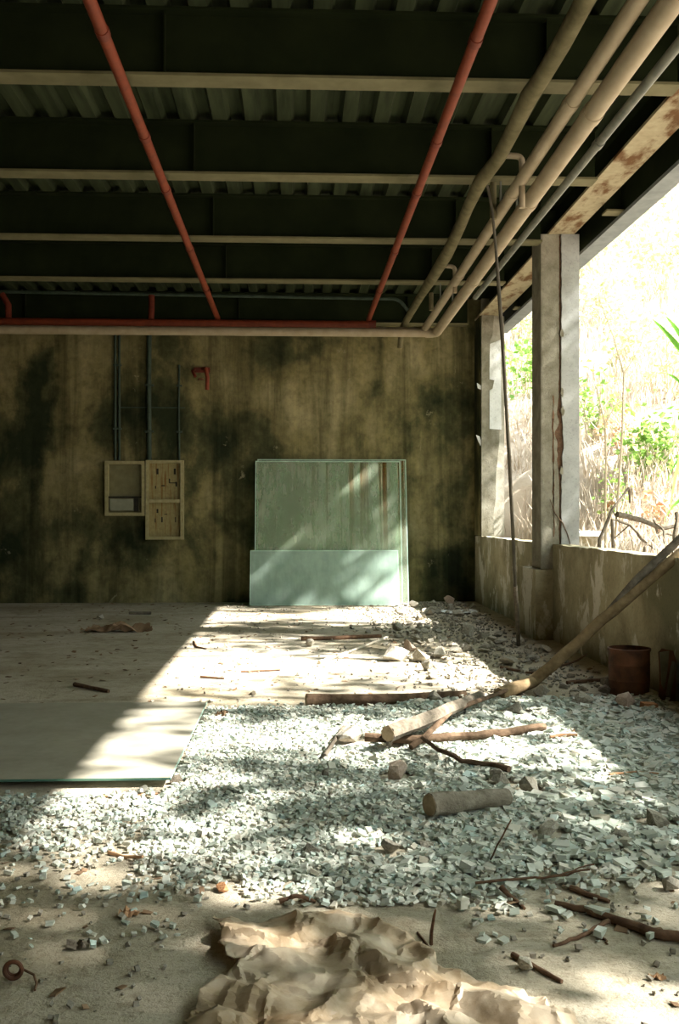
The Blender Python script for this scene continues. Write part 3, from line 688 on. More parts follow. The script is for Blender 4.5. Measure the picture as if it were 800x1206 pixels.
# singled-out stones: (px, py of the base, width px, label, mat)
named = [
    (412, 878, 44, .55, 'stone', 'flattish grey stone beside the grey stick, left of the upright stone'),
    (460, 882, 26, .95, 'stone', 'upright grey stone leaning on the crossed branches'),
    (468, 920, 32, .85, 'stone_pink', 'squarish pinkish stone alone on the sunlit glass gravel'),
    (590, 926, 30, .7, 'stone', 'grey stone just behind the short pale log'),
    (625, 936, 30, .8, 'stone', 'pale broken stone at the right end of the short log'),
    (650, 988, 36, .6, 'stone', 'dark-topped stone amid glass chips right of the thin standing twig'),
    (462, 1008, 32, .6, 'stone', 'brownish stone on the glass gravel above the plastic sheet'),
    (776, 976, 36, .5, 'stone', 'flat dark stone near the right edge on glass gravel'),
    (792, 1052, 24, .8, 'stone', 'brown stone at the right edge above the dark branch'),
    (621, 1145, 24, .8, 'stone', 'small squared grey stone beside the lone stick on bare floor'),
    (740, 836, 26, .8, 'stone_pink', 'pink angular stone in front of the rusty bucket'),
    (465, 780, 40, .55, 'stone', 'long grey stone at the left of the far rubble heap'),
    (497, 781, 26, .7, 'stone', 'rounded stone in the middle of the far rubble heap'),
    (484, 768, 24, .8, 'stone_pink', 'pale stone on the back of the far rubble heap'),
    (518, 776, 24, .6, 'stone', 'stone at the right of the far rubble heap'),
    (551, 746, 22, .7, 'stone', 'dark grey stone alone near the foot of the low wall, far end'),
    (366, 762, 16, .7, 'stone', 'small dark stone in front of the dark far plank'),
    (606, 842, 30, .6, 'stone', 'grey stone at the foot of the leaning pole'),
    (688, 832, 24, .8, 'stone', 'angular grey stone between leaning pole and bucket'),
    (640, 822, 22, .8, 'stone', 'grey stone just under the leaning pole'),
    (629, 702, 14, .7, 'stone_pink', 'stone resting on the column footing'),
    (262, 1052, 24, .5, 'brick', 'reddish tile fragment above the plastic sheet'),
    (238, 852, 10, .8, 'stone', 'tiny dark stone by the corner of the floor glass'),
    (118, 730, 12, .7, 'stone', 'small white stone on the far left floor'),
    (206, 924, 18, .9, 'bark_grey', 'dark lump at the corner under the floor glass'),
    (488, 716, 14, .8, 'stone', 'stone at the foot of the tall glass sheets'),
    (530, 712, 16, .8, 'stone_pink', 'pinkish stone against the far wall right of the glass'),
]
extra = {}
named_xy = []
for i, (px_, py_, w_, fl, mt, lab) in enumerate(named):
    if 'column footing' in lab: continue
    g = at_z(px_, py_); sc = w_ / FPX * math.hypot(g.x, g.y) * 1.05
    me = rock_mesh('stone_mesh', 100 + i, fl, mt, 18)
    put('stone' if mt != 'brick' else 'tile_fragment', me, g.x, g.y + sc * .3, (sc, sc * .8, sc), rb, lab, 'stone' if mt != 'brick' else 'tile', None, 0.12)
    named_xy.append((g.x, g.y + sc * .3, sc * 0.6))

def clear_of_named(x_, y_, r_):
    return all((x_ - a_) ** 2 + (y_ - b_) ** 2 > (r_ * .5 + c_) ** 2 for a_, b_, c_ in named_xy)
# indistinguishable rubble stones: along the low wall and over the far floor
n_st = 0; placed = []
while n_st < 240:
    z_ = rb.random()
    if z_ < 0.62: x_ = rb.triangular(1.1, 2.95, 2.3); y_ = rb.uniform(8.0, 16.9)
    elif z_ < 0.80: x_ = rb.uniform(0.9, 2.2); y_ = rb.uniform(10.2, 14.5)
    elif z_ < .93: x_ = rb.uniform(-1.0, 2.8); y_ = rb.uniform(4.0, 8.2)
    else: x_ = rb.uniform(-1.2, 2.9); y_ = rb.uniform(8, 16.6)
    s_ = rb.choice((.06, .08, .10, .13, .17)) * rb.uniform(.8, 1.2)
    s_ *= .55 if (x_ < 1.0 or y_ < 7.9) else 1.12
    if x_ > PX - s_ * .6 or (x_ > 2.72 and 11.3 < y_ < 12.5) or not clear_of_named(x_, y_, s_): continue
    if x_ < gx + .1 and gy0 - .1 < y_ < gy1 + .1: continue
    if any((x_ - a_) ** 2 + (y_ - b_) ** 2 < ((s_ + c_) * .46) ** 2 for a_, b_, c_ in placed): continue
    placed.append((x_, y_, s_)); n_st += 1
    if x_ > 1.0 and y_ > 7.9:
        put('rubble_stone', ROCKS[n_st % 8], x_, y_, (s_, s_ * rb.uniform(.6, .95), s_ * rb.uniform(.6, 1)), rb, 'grey concrete rubble stone heaped along the foot of the low wall', 'stone', 'rubble stones by the low wall')
    else:
        put('rubble_stone', ROCKS[n_st % 8], x_, y_, (s_, s_ * rb.uniform(.6, .95), s_ * rb.uniform(.6, 1)), rb, 'loose grey concrete stone scattered over the open floor and gravel', 'stone', 'loose stones on the open floor')

# ------------------------------------------------------------------ broken glass bed
gr = random.Random(5)
def glass_density(x_, y_):
    nb = mnoise.noise((x_ * 1.3, y_ * 1.3, 0)) * 0.35 + mnoise.noise((x_ * 4, y_ * 4, 7)) * 0.15
    if x_ > gx:
        near = 3.92 - .18 * math.exp(-((x_ - .55) / .5) ** 2) + .10 * (x_ > 1.0)
        d = min((y_ - near + .08) / .7, 1.0)
        far = 7.9 + (.25 if x_ > .8 else 0)
        d = min(d, (far - y_) / .35)
        d = min(d, (PX - .15 - x_) / .5 + .3)
    else:
        d = min((y_ - 4.25 - max(0, -1.1 - x_) * .5) / .8, (gy0 - .08 - y_) / .2) * .75
        d = min(d, .8)
    return d + nb * .9
chunks = []
tries = 0
while len(chunks) < 40000 and tries < 190000:
    tries += 1
    x_ = gr.uniform(-2.0, 3.0); y_ = gr.uniform(3.45, 8.3)
    d = glass_density(x_, y_)
    if gr.random() > d: 
        if not (gr.random() < 0.03 and y_ < 5): continue
    if not (-.30 < (x_ / y_) < .41): continue
    big = max(0.0, min(1.0, (x_ + .3) / 2.0))
    s_ = gr.uniform(.011, .024) * (1 + gr.random() ** 4 * .8 + big * gr.random() ** 3 * 2.6)
    chunks.append((x_, y_, s_, big))
# plastic sheet keeps its own floor
def in_plastic(x_, y_): return -0.42 < x_ < 0.62 and y_ < 3.80 or (0.3 < x_ < 1.0 and y_ < 3.3)
chunks = [c_ for c_ in chunks if not in_plastic(c_[0], c_[1]) and clear_of_named(c_[0], c_[1], c_[2])]
chunks.sort(key=lambda c_: -c_[2] / c_[1])
CH = [cuboid_mesh('glass_chunk_mesh', 40 + i, f, 'chunk') for i, f in enumerate((.8, .5, .35, .7, .28, .9))]
ind = []; rest = []
for c_ in chunks:
    (ind if len(ind) < 300 and gr.random() < .8 else rest).append(c_)
for i, (x_, y_, s_, big) in enumerate(ind):
    put('glass_chunk', CH[i % 6], x_, y_, (s_ * 1.1, s_ * gr.uniform(.6, 1), s_ * min(1, .03 / s_)), gr, 'large pale green chunk of broken glass lying on the gravel', 'glass chunk', 'large broken glass chunks', 0.25, 0.0, 0.006)
def scatter_mesh(name, items, mat, label, cat, flat_rng, zr, seed, tilt=.5):
    r = np.random.default_rng(seed); n = len(items)
    base = np.array(MB().box((-.5, -.5, -.5), (.5, .5, .5)).v); faces = np.array(MB().box((0, 0, 0), (1, 1, 1)).f)
    P = np.repeat(base[None], n, 0) + r.uniform(-.17, .17, (n, 8, 3))
    sz = np.array([c_[2] for c_ in items]); fl = r.uniform(*flat_rng, n) * np.clip(.022 / sz, .3, 1)
    S = sz[:, None] * np.stack([np.ones(n), r.uniform(.55, 1, n), fl], 1)
    P = P * S[:, None, :]
    a, b, g = r.uniform(-tilt, tilt, n), r.uniform(-tilt, tilt, n), r.uniform(0, 6.28, n)
    y, z = P[..., 1] * np.cos(a)[:, None] - P[..., 2] * np.sin(a)[:, None], P[..., 1] * np.sin(a)[:, None] + P[..., 2] * np.cos(a)[:, None]
    x = P[..., 0]; x, z = x * np.cos(b)[:, None] + z * np.sin(b)[:, None], -x * np.sin(b)[:, None] + z * np.cos(b)[:, None]
    x, y = x * np.cos(g)[:, None] - y * np.sin(g)[:, None], x * np.sin(g)[:, None] + y * np.cos(g)[:, None]
    zmin = z.min(1); lift = r.uniform(0, 1, n) ** 2 * zr
    z = z - zmin[:, None] + lift[:, None]
    x = x + np.array([c_[0] for c_ in items])[:, None]; y = y + np.array([c_[1] for c_ in items])[:, None]
    V = np.stack([x, y, z], -1).reshape(-1, 3); F = (faces[None] + (np.arange(n) * 8)[:, None, None]).reshape(-1, 4)
    me = bpy.data.meshes.new(name); me.from_pydata(V.tolist(), [], F.tolist()); me.materials.append(M[mat])
    o = bpy.data.objects.new(name, me); COL.objects.link(o)
    return tag(o, label, cat, None, 'stuff')
scatter_mesh('broken_glass_gravel', rest, 'chunk', 'bed of small pale green broken glass gravel on the floor', 'gravel', (.25, .8), 0.016, 9, .4)
items = []
for _ in range(3200):
    z_ = gr.random()
    if z_ < .5: x_ = gr.triangular(.6, 3.0, 2.4); y_ = gr.uniform(7.9, 17.2)
    elif z_ < .75: x_ = gr.uniform(-1.3, 2.5); y_ = gr.uniform(8, 17.2)
    else: x_ = gr.uniform(-1.5, 2.6); y_ = gr.uniform(2.8, 5.5)
    if x_ < gx + .05 and gy0 - .05 < y_ < gy1 + .05: continue
    if in_plastic(x_, y_): continue
    if x_ > 2.78 and 11.4 < y_ < 12.4: continue
    items.append((x_, y_, gr.uniform(.008, .03) * (1.3 if x_ > 1 and y_ > 7.9 else .75)))
scatter_mesh('stone_grit', items, 'stone', 'fine grey concrete crumbs scattered over the floor', 'grit', (.4, .9), 0.0, 10)
items = []
for _ in range(900):
    x_ = gr.uniform(-4.5, 2.95); y_ = gr.uniform(2.9, 17.2)
    if x_ < -1.3 and y_ < 9 and gr.random() < .6: continue
    if x_ < gx + .05 and gy0 - .05 < y_ < gy1 + .05: continue
    if in_plastic(x_, y_) or (x_ > 2.78 and 11.4 < y_ < 12.4): continue
    items.append((x_, y_, gr.uniform(.015, .05)))
scatter_mesh('leaf_litter', items, 'litter', 'brown leaf scraps and dirt crumbs strewn across the floor', 'litter', (.06, .2), 0.0, 11, .3)

# ------------------------------------------------------------------ branches, logs, planks
def wander(pts, amp, n, rng):
    pts = [Vector(p) for p in pts]; out = []
    for i in range(len(pts) - 1):
        m_ = max(2, int(n / (len(pts) - 1)))
        for k in range(m_):
            f = k / m_; p = pts[i].lerp(pts[i + 1], f)
            if out: p = p + Vector((rng.uniform(-amp, amp), rng.uniform(-amp, amp), rng.uniform(-amp, amp) * .6))
            out.append(p)
    out.append(pts[-1]); return out
def ground(px_, py_, h=0.0):
    p = at_z(px_, py_); p.z = h; return p
bk = random.Random(33)
def stick(name, pix, r0, r1, mat, lab, cat, amp=.008, zs=None, n=10, side=None, sides=9, cut=False, group=None):
    P = []
    for i, q_ in enumerate(pix):
        rad_ = r0 + (r1 - r0) * i / max(1, len(pix) - 1)
        h = (zs[i] if zs else 0) + rad_
        g0 = at_z(q_[0], q_[1], 0)
        if glass_density(g0.x, g0.y) > .3: h += .030
        P.append(at_z(q_[0], q_[1], h))
    L = wander(P, amp, n, bk)
    for p in L: p.z = max(p.z, min(r0, r1) * .9)
    rad = [(r0 + (r1 - r0) * i / (len(L) - 1)) * bk.uniform(.93, 1.07) for i in range(len(L))]
    for p, r_ in zip(L, rad): p.z = max(p.z, r_ * .97)
    t = thing(name, (L[0].x, L[0].y, 0), lab, cat, group)
    part(t, 'stem', MB().tube(L, rad, sides, wob=.05, rng=bk), mat, True)
    if cut:
        d = (L[0] - L[1]).normalized(); part(t, 'cut_end', MB().tube([L[0] + d * .001, L[0] + d * .004], rad[0] * .93, sides), 'cutwood')
    for (pa, pb, ra, rb_, za, zb) in (side or []):
        A = at_z(*pa, za + ra); B = at_z(*pb, zb + rb_)
        LL = wander([A, B], amp, 6, bk); part(t, 'side_branch', MB().tube(LL, [ra + (rb_ - ra) * i / (len(LL) - 1) for i in range(len(LL))], 7), mat, True)
    return t
# leaning pole on the low wall
lo = at_z(588, 818, .05); hiP = Vector((PX + .10, 8.0, 1.16 + .056)); beyond = hiP + (hiP - Vector((lo.x + .5, lo.y - .1, .38))).normalized() * .9
mid1 = at_z(628, 803, .09); mid2 = at_y(672, 765, 8.35); mid3 = at_y(722, 719, 8.2)
L = [lo, mid1, mid2, mid3, hiP, beyond]
L = wander(L, .008, 20, bk)
t = thing('leaning_pole', (lo.x, lo.y, 0), 'long bare tree pole slanting from the floor up over the low wall', 'branch')
part(t, 'stem', MB().tube(L, [.055 - .014 * i / (len(L) - 1) for i in range(len(L))], 11, wob=.05, rng=bk), 'bark_pole', True)
A = mid2.lerp(mid3, .55); B = hiP + Vector((-.02, -.02, .11))
part(t, 'side_branch', MB().tube(wander([A, A.lerp(B, .5) + Vector((0, 0, .035)), B, B + (B - A) * .35], .004, 8, bk), [.02, .03, .034, .034, .034, .034, .034, .034, .034][:len(wander([A, A, B, B], .0, 8, bk))], 9), 'bark_grey', True)
part(t, 'snag', MB().tube([mid2.lerp(mid3, .2), mid2.lerp(mid3, .2) + Vector((.03, 0, -.12))], [.02, .004], 6), 'bark_pole', True)

stick('brown_log', [(361, 825), (450, 824), (548, 818)], .052, .032, 'bark', 'straight brown log lying across the floor with a sawn end', 'log', .006, n=12, cut=True, sides=12)
stick('weathered_timber', [(457, 864), (500, 848), (540, 830), (566, 818)], .055, .035, 'bark_grey', 'grey weathered split timber propped over the crossed branches', 'log', .004, zs=[.06, .085, .08, .02], n=9, cut=True, sides=7)
stick('crooked_branch', [(430, 868), (490, 871), (560, 866), (612, 860), (641, 856)], .03, .026, 'bark', 'crooked brown branch lying under the grey timber', 'branch', .010, n=12, side=[((560, 866), (592, 876), .022, .014, .0, .0)])
stick('crossing_branch', [(484, 880), (500, 868), (532, 838), (600, 812)], .022, .016, 'bark', 'thin dark branch slanting across beneath the grey timber', 'branch', .006, zs=[0.0, .05, .09, .06], n=10)
stick('thin_branch', [(497, 868), (516, 882), (545, 896), (575, 900), (600, 906)], .013, .018, 'bark', 'thin bent branch running toward the short pale log', 'branch', .008, zs=[.09, .03, .01, 0, 0], n=12)
stick('grey_stick', [(382, 890), (405, 856)], .014, .010, 'bark_grey', 'short straight grey stick standing apart on sunlit gravel', 'stick', .002, n=4)
stick('short_log', [(506, 948), (550, 943), (598, 938)], .058, .044, 'log_grey', 'short thick pale log half sunk in glass gravel', 'log', .006, n=9, cut=True, sides=11)
stick('dark_plank', [(355, 752), (400, 751), (449, 749)], .028, .022, 'twig', 'dark flat plank lying on the sunlit far floor', 'plank', .004, n=6)
stick('bleached_stick', [(376, 780), (400, 772), (457, 750)], .022, .014, 'pale_wood', 'bleached pale stick slanting in front of the dark plank', 'stick', .004, n=8)
stick('bleached_stick', [(299, 816), (317, 801), (336, 788)], .020, .014, 'pale_wood', 'short bleached stick left of the sawn brown log', 'stick', .004, n=6)
stick('thin_twig', [(284, 791), (312, 790), (330, 789)], .010, .008, 'twig', 'thin reddish twig on the sunlit floor between shadow bands', 'twig', .004, n=6)
stick('dark_stick', [(88, 806), (108, 810), (128, 814)], .020, .014, 'twig', 'short dark stick alone on the shaded left floor', 'stick', .004, n=6)
stick('bent_twig', [(228, 756), (232, 762), (243, 764)], .014, .008, 'twig', 'small bent dark twig at the edge of the sunlight', 'twig', .004, n=6)
stick('thin_twig', [(236, 797), (250, 798), (264, 799)], .012, .008, 'twig', 'thin dark twig just inside the sunlit band', 'twig', .003, n=6)
stick('dark_branch', [(654, 1064), (690, 1072), (722, 1082), (768, 1098), (812, 1106)], .012, .020, 'twig', 'dark forked branch at lower right on the bare floor', 'branch', .006, n=14, side=[((722, 1082), (690, 1100), .010, .008, 0, 0), ((690, 1100), (652, 1114), .008, .006, 0, 0), ((706, 1100), (716, 1112), .006, .003, .0, .0)])
stick('dark_branch', [(672, 1046), (700, 1056), (718, 1062)], .012, .008, 'twig', 'short dark branch above the forked one at lower right', 'branch', .004, n=8)
stick('lone_stick', [(604, 1124), (632, 1140), (662, 1156)], .010, .007, 'twig', 'lone dark stick on bare floor right of the plastic sheet', 'stick', .003, n=6)
stick('upright_twig', [(508, 1112), (509, 1090), (513, 1072)], .007, .004, 'twig', 'small twig standing up behind the plastic sheet', 'twig', .002, zs=[0, .08, .16], n=6, side=[((492, 1098), (510, 1122), .004, .004, .0, .0)])
stick('standing_twig', [(578, 1012), (586, 996), (602, 966)], .004, .003, 'twig', 'thin bare twig sticking up out of the glass gravel', 'twig', .002, zs=[0, .12, .3], n=6)
stick('long_twig', [(560, 1040), (620, 1034), (660, 1032), (695, 1024)], .006, .004, 'twig', 'long thin twig lying along the glass gravel', 'twig', .006, zs=[0, .01, .02, .06], n=12, side=[((650, 1033), (700, 1018), .004, .003, .02, .05)])
stick('thin_twig', [(590, 1044), (604, 1058), (618, 1070)], .012, .006, 'twig', 'dark twig pointing down toward the bare floor right of centre', 'twig', .004, n=6)
stick('red_twig', [(718, 912), (745, 909), (776, 911)], .007, .005, 'leafdry', 'thin reddish twig on glass gravel near the right edge', 'twig', .004, n=8)
stick('red_twig', [(648, 868), (665, 866), (680, 866)], .010, .012, 'leafdry', 'short reddish twig at the tip of the crooked branch', 'twig', .004, n=6)
stick('thin_twig', [(120, 938), (160, 937), (192, 934)], .007, .006, 'leafdry', 'reddish twig lying in front of the floor glass sheet', 'twig', .005, n=8, side=[((188, 935), (206, 930), .006, .003, 0, .02)])
stick('thin_twig', [(655, 786), (680, 778), (692, 770)], .012, .008, 'twig', 'dark twig leaning against the low wall behind the pole', 'twig', .003, zs=[0, .05, .1], n=5)
stick('thin_twig', [(590, 786), (620, 792), (650, 794)], .014, .010, 'twig', 'thin branch lying behind the foot of the leaning pole', 'twig', .006, n=8)
stick('thin_twig', [(668, 804), (690, 802), (720, 800)], .018, .014, 'twig', 'dark branch in shadow left of the rusty bucket', 'twig', .006, n=8)
stick('thin_twig', [(330, 1062), (350, 1054), (372, 1062)], .010, .006, 'twig', 'small dark twig just behind the plastic sheet', 'twig', .005, n=8)
stick('thin_twig', [(128, 1004), (150, 1010), (168, 1009)], .009, .006, 'leafdry', 'brown curled twig amid sparse glass at lower left', 'twig', .006, n=8)
stick('curled_tube', [(152, 722), (164, 722), (178, 722)], .022, .022, 'bark_grey', 'short curled grey tube on the far left floor', 'tube', .001, n=4)

# crumpled dry palm sheath on the left floor
def crumple(name, cx, cy, w, d, hgt, seed, mat, lab, cat, n=14, rot=0):
    mb = MB(); cr, sr = math.cos(rot), math.sin(rot)
    for j in range(n + 1):
        for i in range(n + 1):
            u = i / n - .5; v = j / n - .5
            z_ = hgt * (abs(mnoise.noise((u * 4 + seed, v * 4, seed))) * 1.6 + .15 * abs(mnoise.noise((u * 11, v * 11, seed))))
            x_ = u * w * (1 + .35 * mnoise.noise((v * 3, seed, 0))); y_ = v * d * (1 + .4 * mnoise.noise((u * 4, seed, 5)))
            mb.v.append((cx + x_ * cr - y_ * sr, cy + x_ * sr + y_ * cr, max(.002, z_)))
    for j in range(n):
        for i in range(n):
            a_ = j * (n + 1) + i; mb.f.append((a_, a_ + 1, a_ + n + 2, a_ + n + 1))
    return solo(name, mb, mat, lab, cat)
g = at_z(140, 744); crumple('dried_palm_sheath', g.x, g.y, .8, .25, .12, 3.3, 'litter', 'crumpled dry brown husk on the shaded left floor', 'husk', rot=-.1)
g = at_z(92, 1116); crumple('dry_leaf', g.x, g.y, .07, .06, .03, 1.3, 'bark_grey', 'curled grey dry leaf on bare floor at lower left', 'leaf', 6)
g = at_z(152, 1078); crumple('dry_leaf', g.x, g.y, .07, .05, .03, 2.7, 'leafdry', 'brown curled dry leaf at the edge of the glass gravel', 'leaf', 6)
g = at_z(672, 866); crumple('dry_leaf', g.x, g.y, .09, .07, .05, 6.1, 'leafdry', 'orange brown dry leaf by the crooked branch tip', 'leaf', 6)
g = at_z(774, 1152); crumple('dry_leaf', g.x, g.y, .05, .04, .02, 8.1, 'leafdry', 'orange dry leaf on bare floor at lower right', 'leaf', 6)
g = at_z(208, 954); crumple('dry_leaf', g.x, g.y, .12, .05, .02, 9.2, 'leafdry', 'brown leaf on the gravel below the floor glass corner', 'leaf', 6)
g = at_z(262, 845); crumple('dry_leaf', g.x, g.y, .1, .1, .05, 4.4, 'litter', 'dark brown leaf beside the right edge of the floor glass', 'leaf', 6)
g = at_z(541, 722); crumple('paper_scrap', g.x, g.y, .5, .5, .05, 5.5, 'whitewash', 'pale crumpled paper scrap near the far corner', 'paper', 10)

# coil at lower left
g = at_z(14, 1158)
t = thing('wire_coil', (g.x, g.y, 0), 'rusty brown coiled strap with loose wire at lower left', 'coil')
pts = []
for i in range(40):
    a_ = i / 39 * 4 * math.pi; r_ = .030 - .008 * i / 39
    pts.append((g.x + r_ * math.cos(a_), g.y + .01 + .02 * i / 39, .034 + r_ * math.sin(a_)))
part(t, 'coil', MB().tube(pts, .007, 8), 'rust', True)
part(t, 'loose_wire', MB().tube([pts[-1], at_z(30, 1143, .03), at_z(40, 1148, .025), at_z(43, 1158, .008), at_z(41, 1166, .006)], .004, 6), 'twig', True)

# ------------------------------------------------------------------ rusty bucket, scrap sheet, bricks
g = at_z(748, 822); sc = 46 / FPX * g.y / 2
bc = (g.x + .0, g.y + sc * .9, 0); rr_ = 24.5 / FPX * g.y; hh = 56 / FPX * g.y
t = thing('rusty_bucket', bc, 'rusty brown steel bucket standing by the low wall', 'bucket')
part(t, 'body', MB().lathe(bc, [(0, .003), (rr_ * .94, .003), (rr_ * .95, .02), (rr_, hh * .32), (rr_ * 1.02, hh * .34), (rr_, hh * .36), (rr_, hh * .66), (rr_ * 1.02, hh * .68), (rr_, hh * .70), (rr_, hh), (rr_ * .96, hh), (rr_ * .94, .03), (0, .03)], 32), 'rust', True)
part(t, 'rim', MB().lathe(bc, [(rr_ * .97, hh - .015), (rr_ * 1.05, hh - .012), (rr_ * 1.05, hh + .008), (rr_ * .97, hh + .010), (rr_ * .97, hh - .015)], 32), 'rust', True, 'worn rolled rim')
bx, by = 2.945, 7.9
mb = MB(); n = 10
prof = [(-.12, 0.40), (-.06, .395), (0.0, .39), (.06, .37), (.14, .33), (.2, .25), (.22, .15), (.2, .02)]
poly = [(bx - .02, 0), (bx + .12, 0), (bx + .125, .33), (bx + .10, .41), (bx + .01, .43), (bx - .02, .40), (bx - .01, .2)]
t = thing('torn_sheet_metal', (bx + .07 * .62, by + .05, 0), 'torn dark sheet metal scrap propped right of the rusty bucket', 'scrap')
mb.prism(poly, 'y', by + .04, by + .052)
part(t, 'sheet', mb, 'rust')
part(t, 'bent_strip', MB().prism([(bx + .035, .05), (bx + .05, .04), (bx + .105, .31), (bx + .088, .33)], 'y', by - .02, by + .038), 'rust_scrap', label='pale bent edge strip')
part(t, 'torn_flap', MB().prism([(bx - .015, .40), (bx + .06, .41), (bx + .045, .25), (bx + .02, .10), (bx + .0, .14), (bx - .005, .28)], 'y', by + .02, by + .038), 'rust_scrap', label='lighter torn flap')
g = at_z(767, 838)
solo('brick_piece', MB().prism([(g.x - .055, 0), (g.x + .06, 0), (g.x + .055, .055), (g.x - .05, .06)], 'y', g.y, g.y + .1), 'brick', 'orange brick piece in front of the torn scrap metal', 'brick')
g = at_z(728, 818)

# ------------------------------------------------------------------ crumpled plastic sheet
def inside(poly, x_, y_):
    c_ = False; n_ = len(poly); j = n_ - 1
    for i in range(n_):
        xi, yi = poly[i]; xj, yj = poly[j]
        if (yi > y_) != (yj > y_) and x_ < (xj - xi) * (y_ - yi) / (yj - yi) + xi: c_ = not c_
        j = i
    return c_
pix = [(250, 1085), (300, 1092), (345, 1085), (395, 1080), (440, 1090), (488, 1112), (525, 1150), (580, 1160), (625, 1178), (665, 1200), (720, 1235), (700, 1290), (560, 1330), (400, 1340), (240, 1320), (212, 1240), (225, 1200), (262, 1160), (290, 1150), (252, 1128), (262, 1108)]
poly = [(at_z(a_, b_).x, at_z(a_, b_).y) for a_, b_ in pix]
x0, x1 = min(p[0] for p in poly), max(p[0] for p in poly); y0, y1 = min(p[1] for p in poly), max(p[1] for p in poly)
from mathutils.geometry import delaunay_2d_cdt
mb = MB()
def seg_d(px_, py_, a_, b_):
    ax, ay = a_; bx_, by_ = b_; dx, dy = bx_ - ax, by_ - ay
    t_ = max(0, min(1, ((px_ - ax) * dx + (py_ - ay) * dy) / (dx * dx + dy * dy))); return math.hypot(px_ - ax - dx * t_, py_ - ay - dy * t_), t_
def G(px_, py_): p = at_z(px_, py_); return (p.x, p.y)
ridges = [(G(300, 1150), G(395, 1122), .07, .05), (G(395, 1122), G(425, 1170), .07, .075), (G(420, 1124), G(478, 1150), .07, .07), (G(440, 1145), G(520, 1180), .07, .10), (G(520, 1182), G(650, 1220), .07, .095),
          (G(258, 1175), G(330, 1195), .06, .07), (G(330, 1235), G(500, 1220), .06, .075), (G(425, 1170), G(350, 1230), .06, .06), (G(500, 1205), G(560, 1265), .06, .075), (G(262, 1105), G(330, 1120), .04, .05), (G(250, 1225), G(300, 1295), .07, .09)]
pr = random.Random(12)
def tent(p, f, seed, stretch, ang):
    ca, sa = math.cos(ang), math.sin(ang); u = (p[0] * ca + p[1] * sa) * f; v = (-p[0] * sa + p[1] * ca) * f * stretch
    return 1 - min(1.0, abs(mnoise.noise((u, v, seed))) * 2.6)
def sheet_z(x_, y_):
    wx = x_ + .04 * mnoise.noise((x_ * 5, y_ * 5, 2)); wy = y_ + .04 * mnoise.noise((x_ * 5, y_ * 5, 8)); z_ = 0
    for a_, b_, wd, hg in ridges:
        d_, t_ = seg_d(wx, wy, a_, b_)
        z_ = max(z_, hg * max(0, 1 - d_ / wd / 1.6) * (1 - .3 * t_))
    k = .5 + .5 * mnoise.noise((x_ * 3, y_ * 3, 6))
    z_ = z_ * .85 + .044 * tent((wx, wy), 4.5, 1.7, .22, .5) * k + .040 * tent((wx, wy), 5.2, 5.2, .2, -.75) * (1.1 - k) + .020 * tent((wx, wy), 11, 9.1, .25, 1.2) + .014 * tent((wx, wy), 13, 2.6, .3, -.2) + .004 * tent((wx, wy), 30, 3.3, .4, .1)
    return z_ * .8 + .004
pts2 = []
step = .0105
ny_ = int((y1 - y0) / step); nx_ = int((x1 - x0) / step)
for j in range(ny_ + 1):
    for i in range(nx_ + 1):
        x_ = x0 + i * step + pr.uniform(-.45, .45) * step; y_ = y0 + j * step + pr.uniform(-.45, .45) * step
        ex = x_ + .03 * mnoise.noise((x_ * 14, y_ * 14, 31)); ey = y_ + .03 * mnoise.noise((x_ * 14, y_ * 14, 41))
        if inside(poly, ex, ey): pts2.append((x_, y_))
dv, _, df, *_r = delaunay_2d_cdt([Vector(p) for p in pts2], [], [], 0, 1e-6)
mb.v = []
for p in dv:
    z_ = sheet_z(p.x, p.y); ox = .022 * mnoise.noise((p.x * 9, p.y * 9, 11))
    mb.v.append((p.x + ox, p.y - z_ * .35, z_))
for f in df:
    a_, b_, c_ = (dv[k] for k in f)
    if max((a_ - b_).length, (b_ - c_).length, (a_ - c_).length) < .032: mb.f.append(tuple(f))
used = sorted({k for f in mb.f for k in f}); rem = {k: n_ for n_, k in enumerate(used)}
mb.v = [mb.v[k] for k in used]; mb.f = [tuple(rem[k] for k in f) for f in mb.f]
o = solo('plastic_sheet', mb, 'plastic', 'crumpled dirty cream plastic sheet in the foreground', 'plastic sheet', smooth=True)
o.data.set_sharp_from_angle(angle=math.radians(17))
sd = o.modifiers.new('thickness', 'SOLIDIFY'); sd.thickness = 0.002; sd.offset = 1

# ------------------------------------------------------------------ outside: bank, grass, shrubs, trees
def hill(x_, y_):
    k_ = max(0.0, min(1.0, (x_ - 3.45) / 1.6)); k_ = k_ * k_ * (3 - 2 * k_)
    z_ = .86 + .30 * max(0, x_ - 4.2) + .34 * max(0, y_ - 13) * (k_ if y_ < 18 else max(k_, min(1, (y_ - 18) / 3)))
    if x_ < 4.2: z_ -= (4.2 - x_) * .25
    z_ += .22 * mnoise.noise((x_ * .5, y_ * .5, 0)) + .08 * mnoise.noise((x_ * 1.7, y_ * 1.7, 5))
    return z_
mb = MB(); nx, ny = 70, 90
for j in range(ny + 1):
    y_ = -14 + 84 * j / ny
    for i in range(nx + 1):
        x_ = (-0.5 if y_ > 18 else 3.285 + .006 * (y_ - 8)) + 36 * (i / nx) ** 1.6
        mb.v.append((x_, y_, hill(x_, y_)))
for j in range(ny):
    for i in range(nx):
        a_ = j * (nx + 1) + i; mb.f.append((a_, a_ + 1, a_ + nx + 2, a_ + nx + 1))
solo('hillside', mb, 'soil', 'dry sunlit hillside beyond the low wall', 'hillside', kind='structure', smooth=True)
hg_ = random.Random(77)
def wedge():
    y_ = 9.5 + 34 * hg_.random() ** 1.5; s_ = hg_.uniform(.19, .42); return max(3.6, y_ * s_), y_
mb = MB()
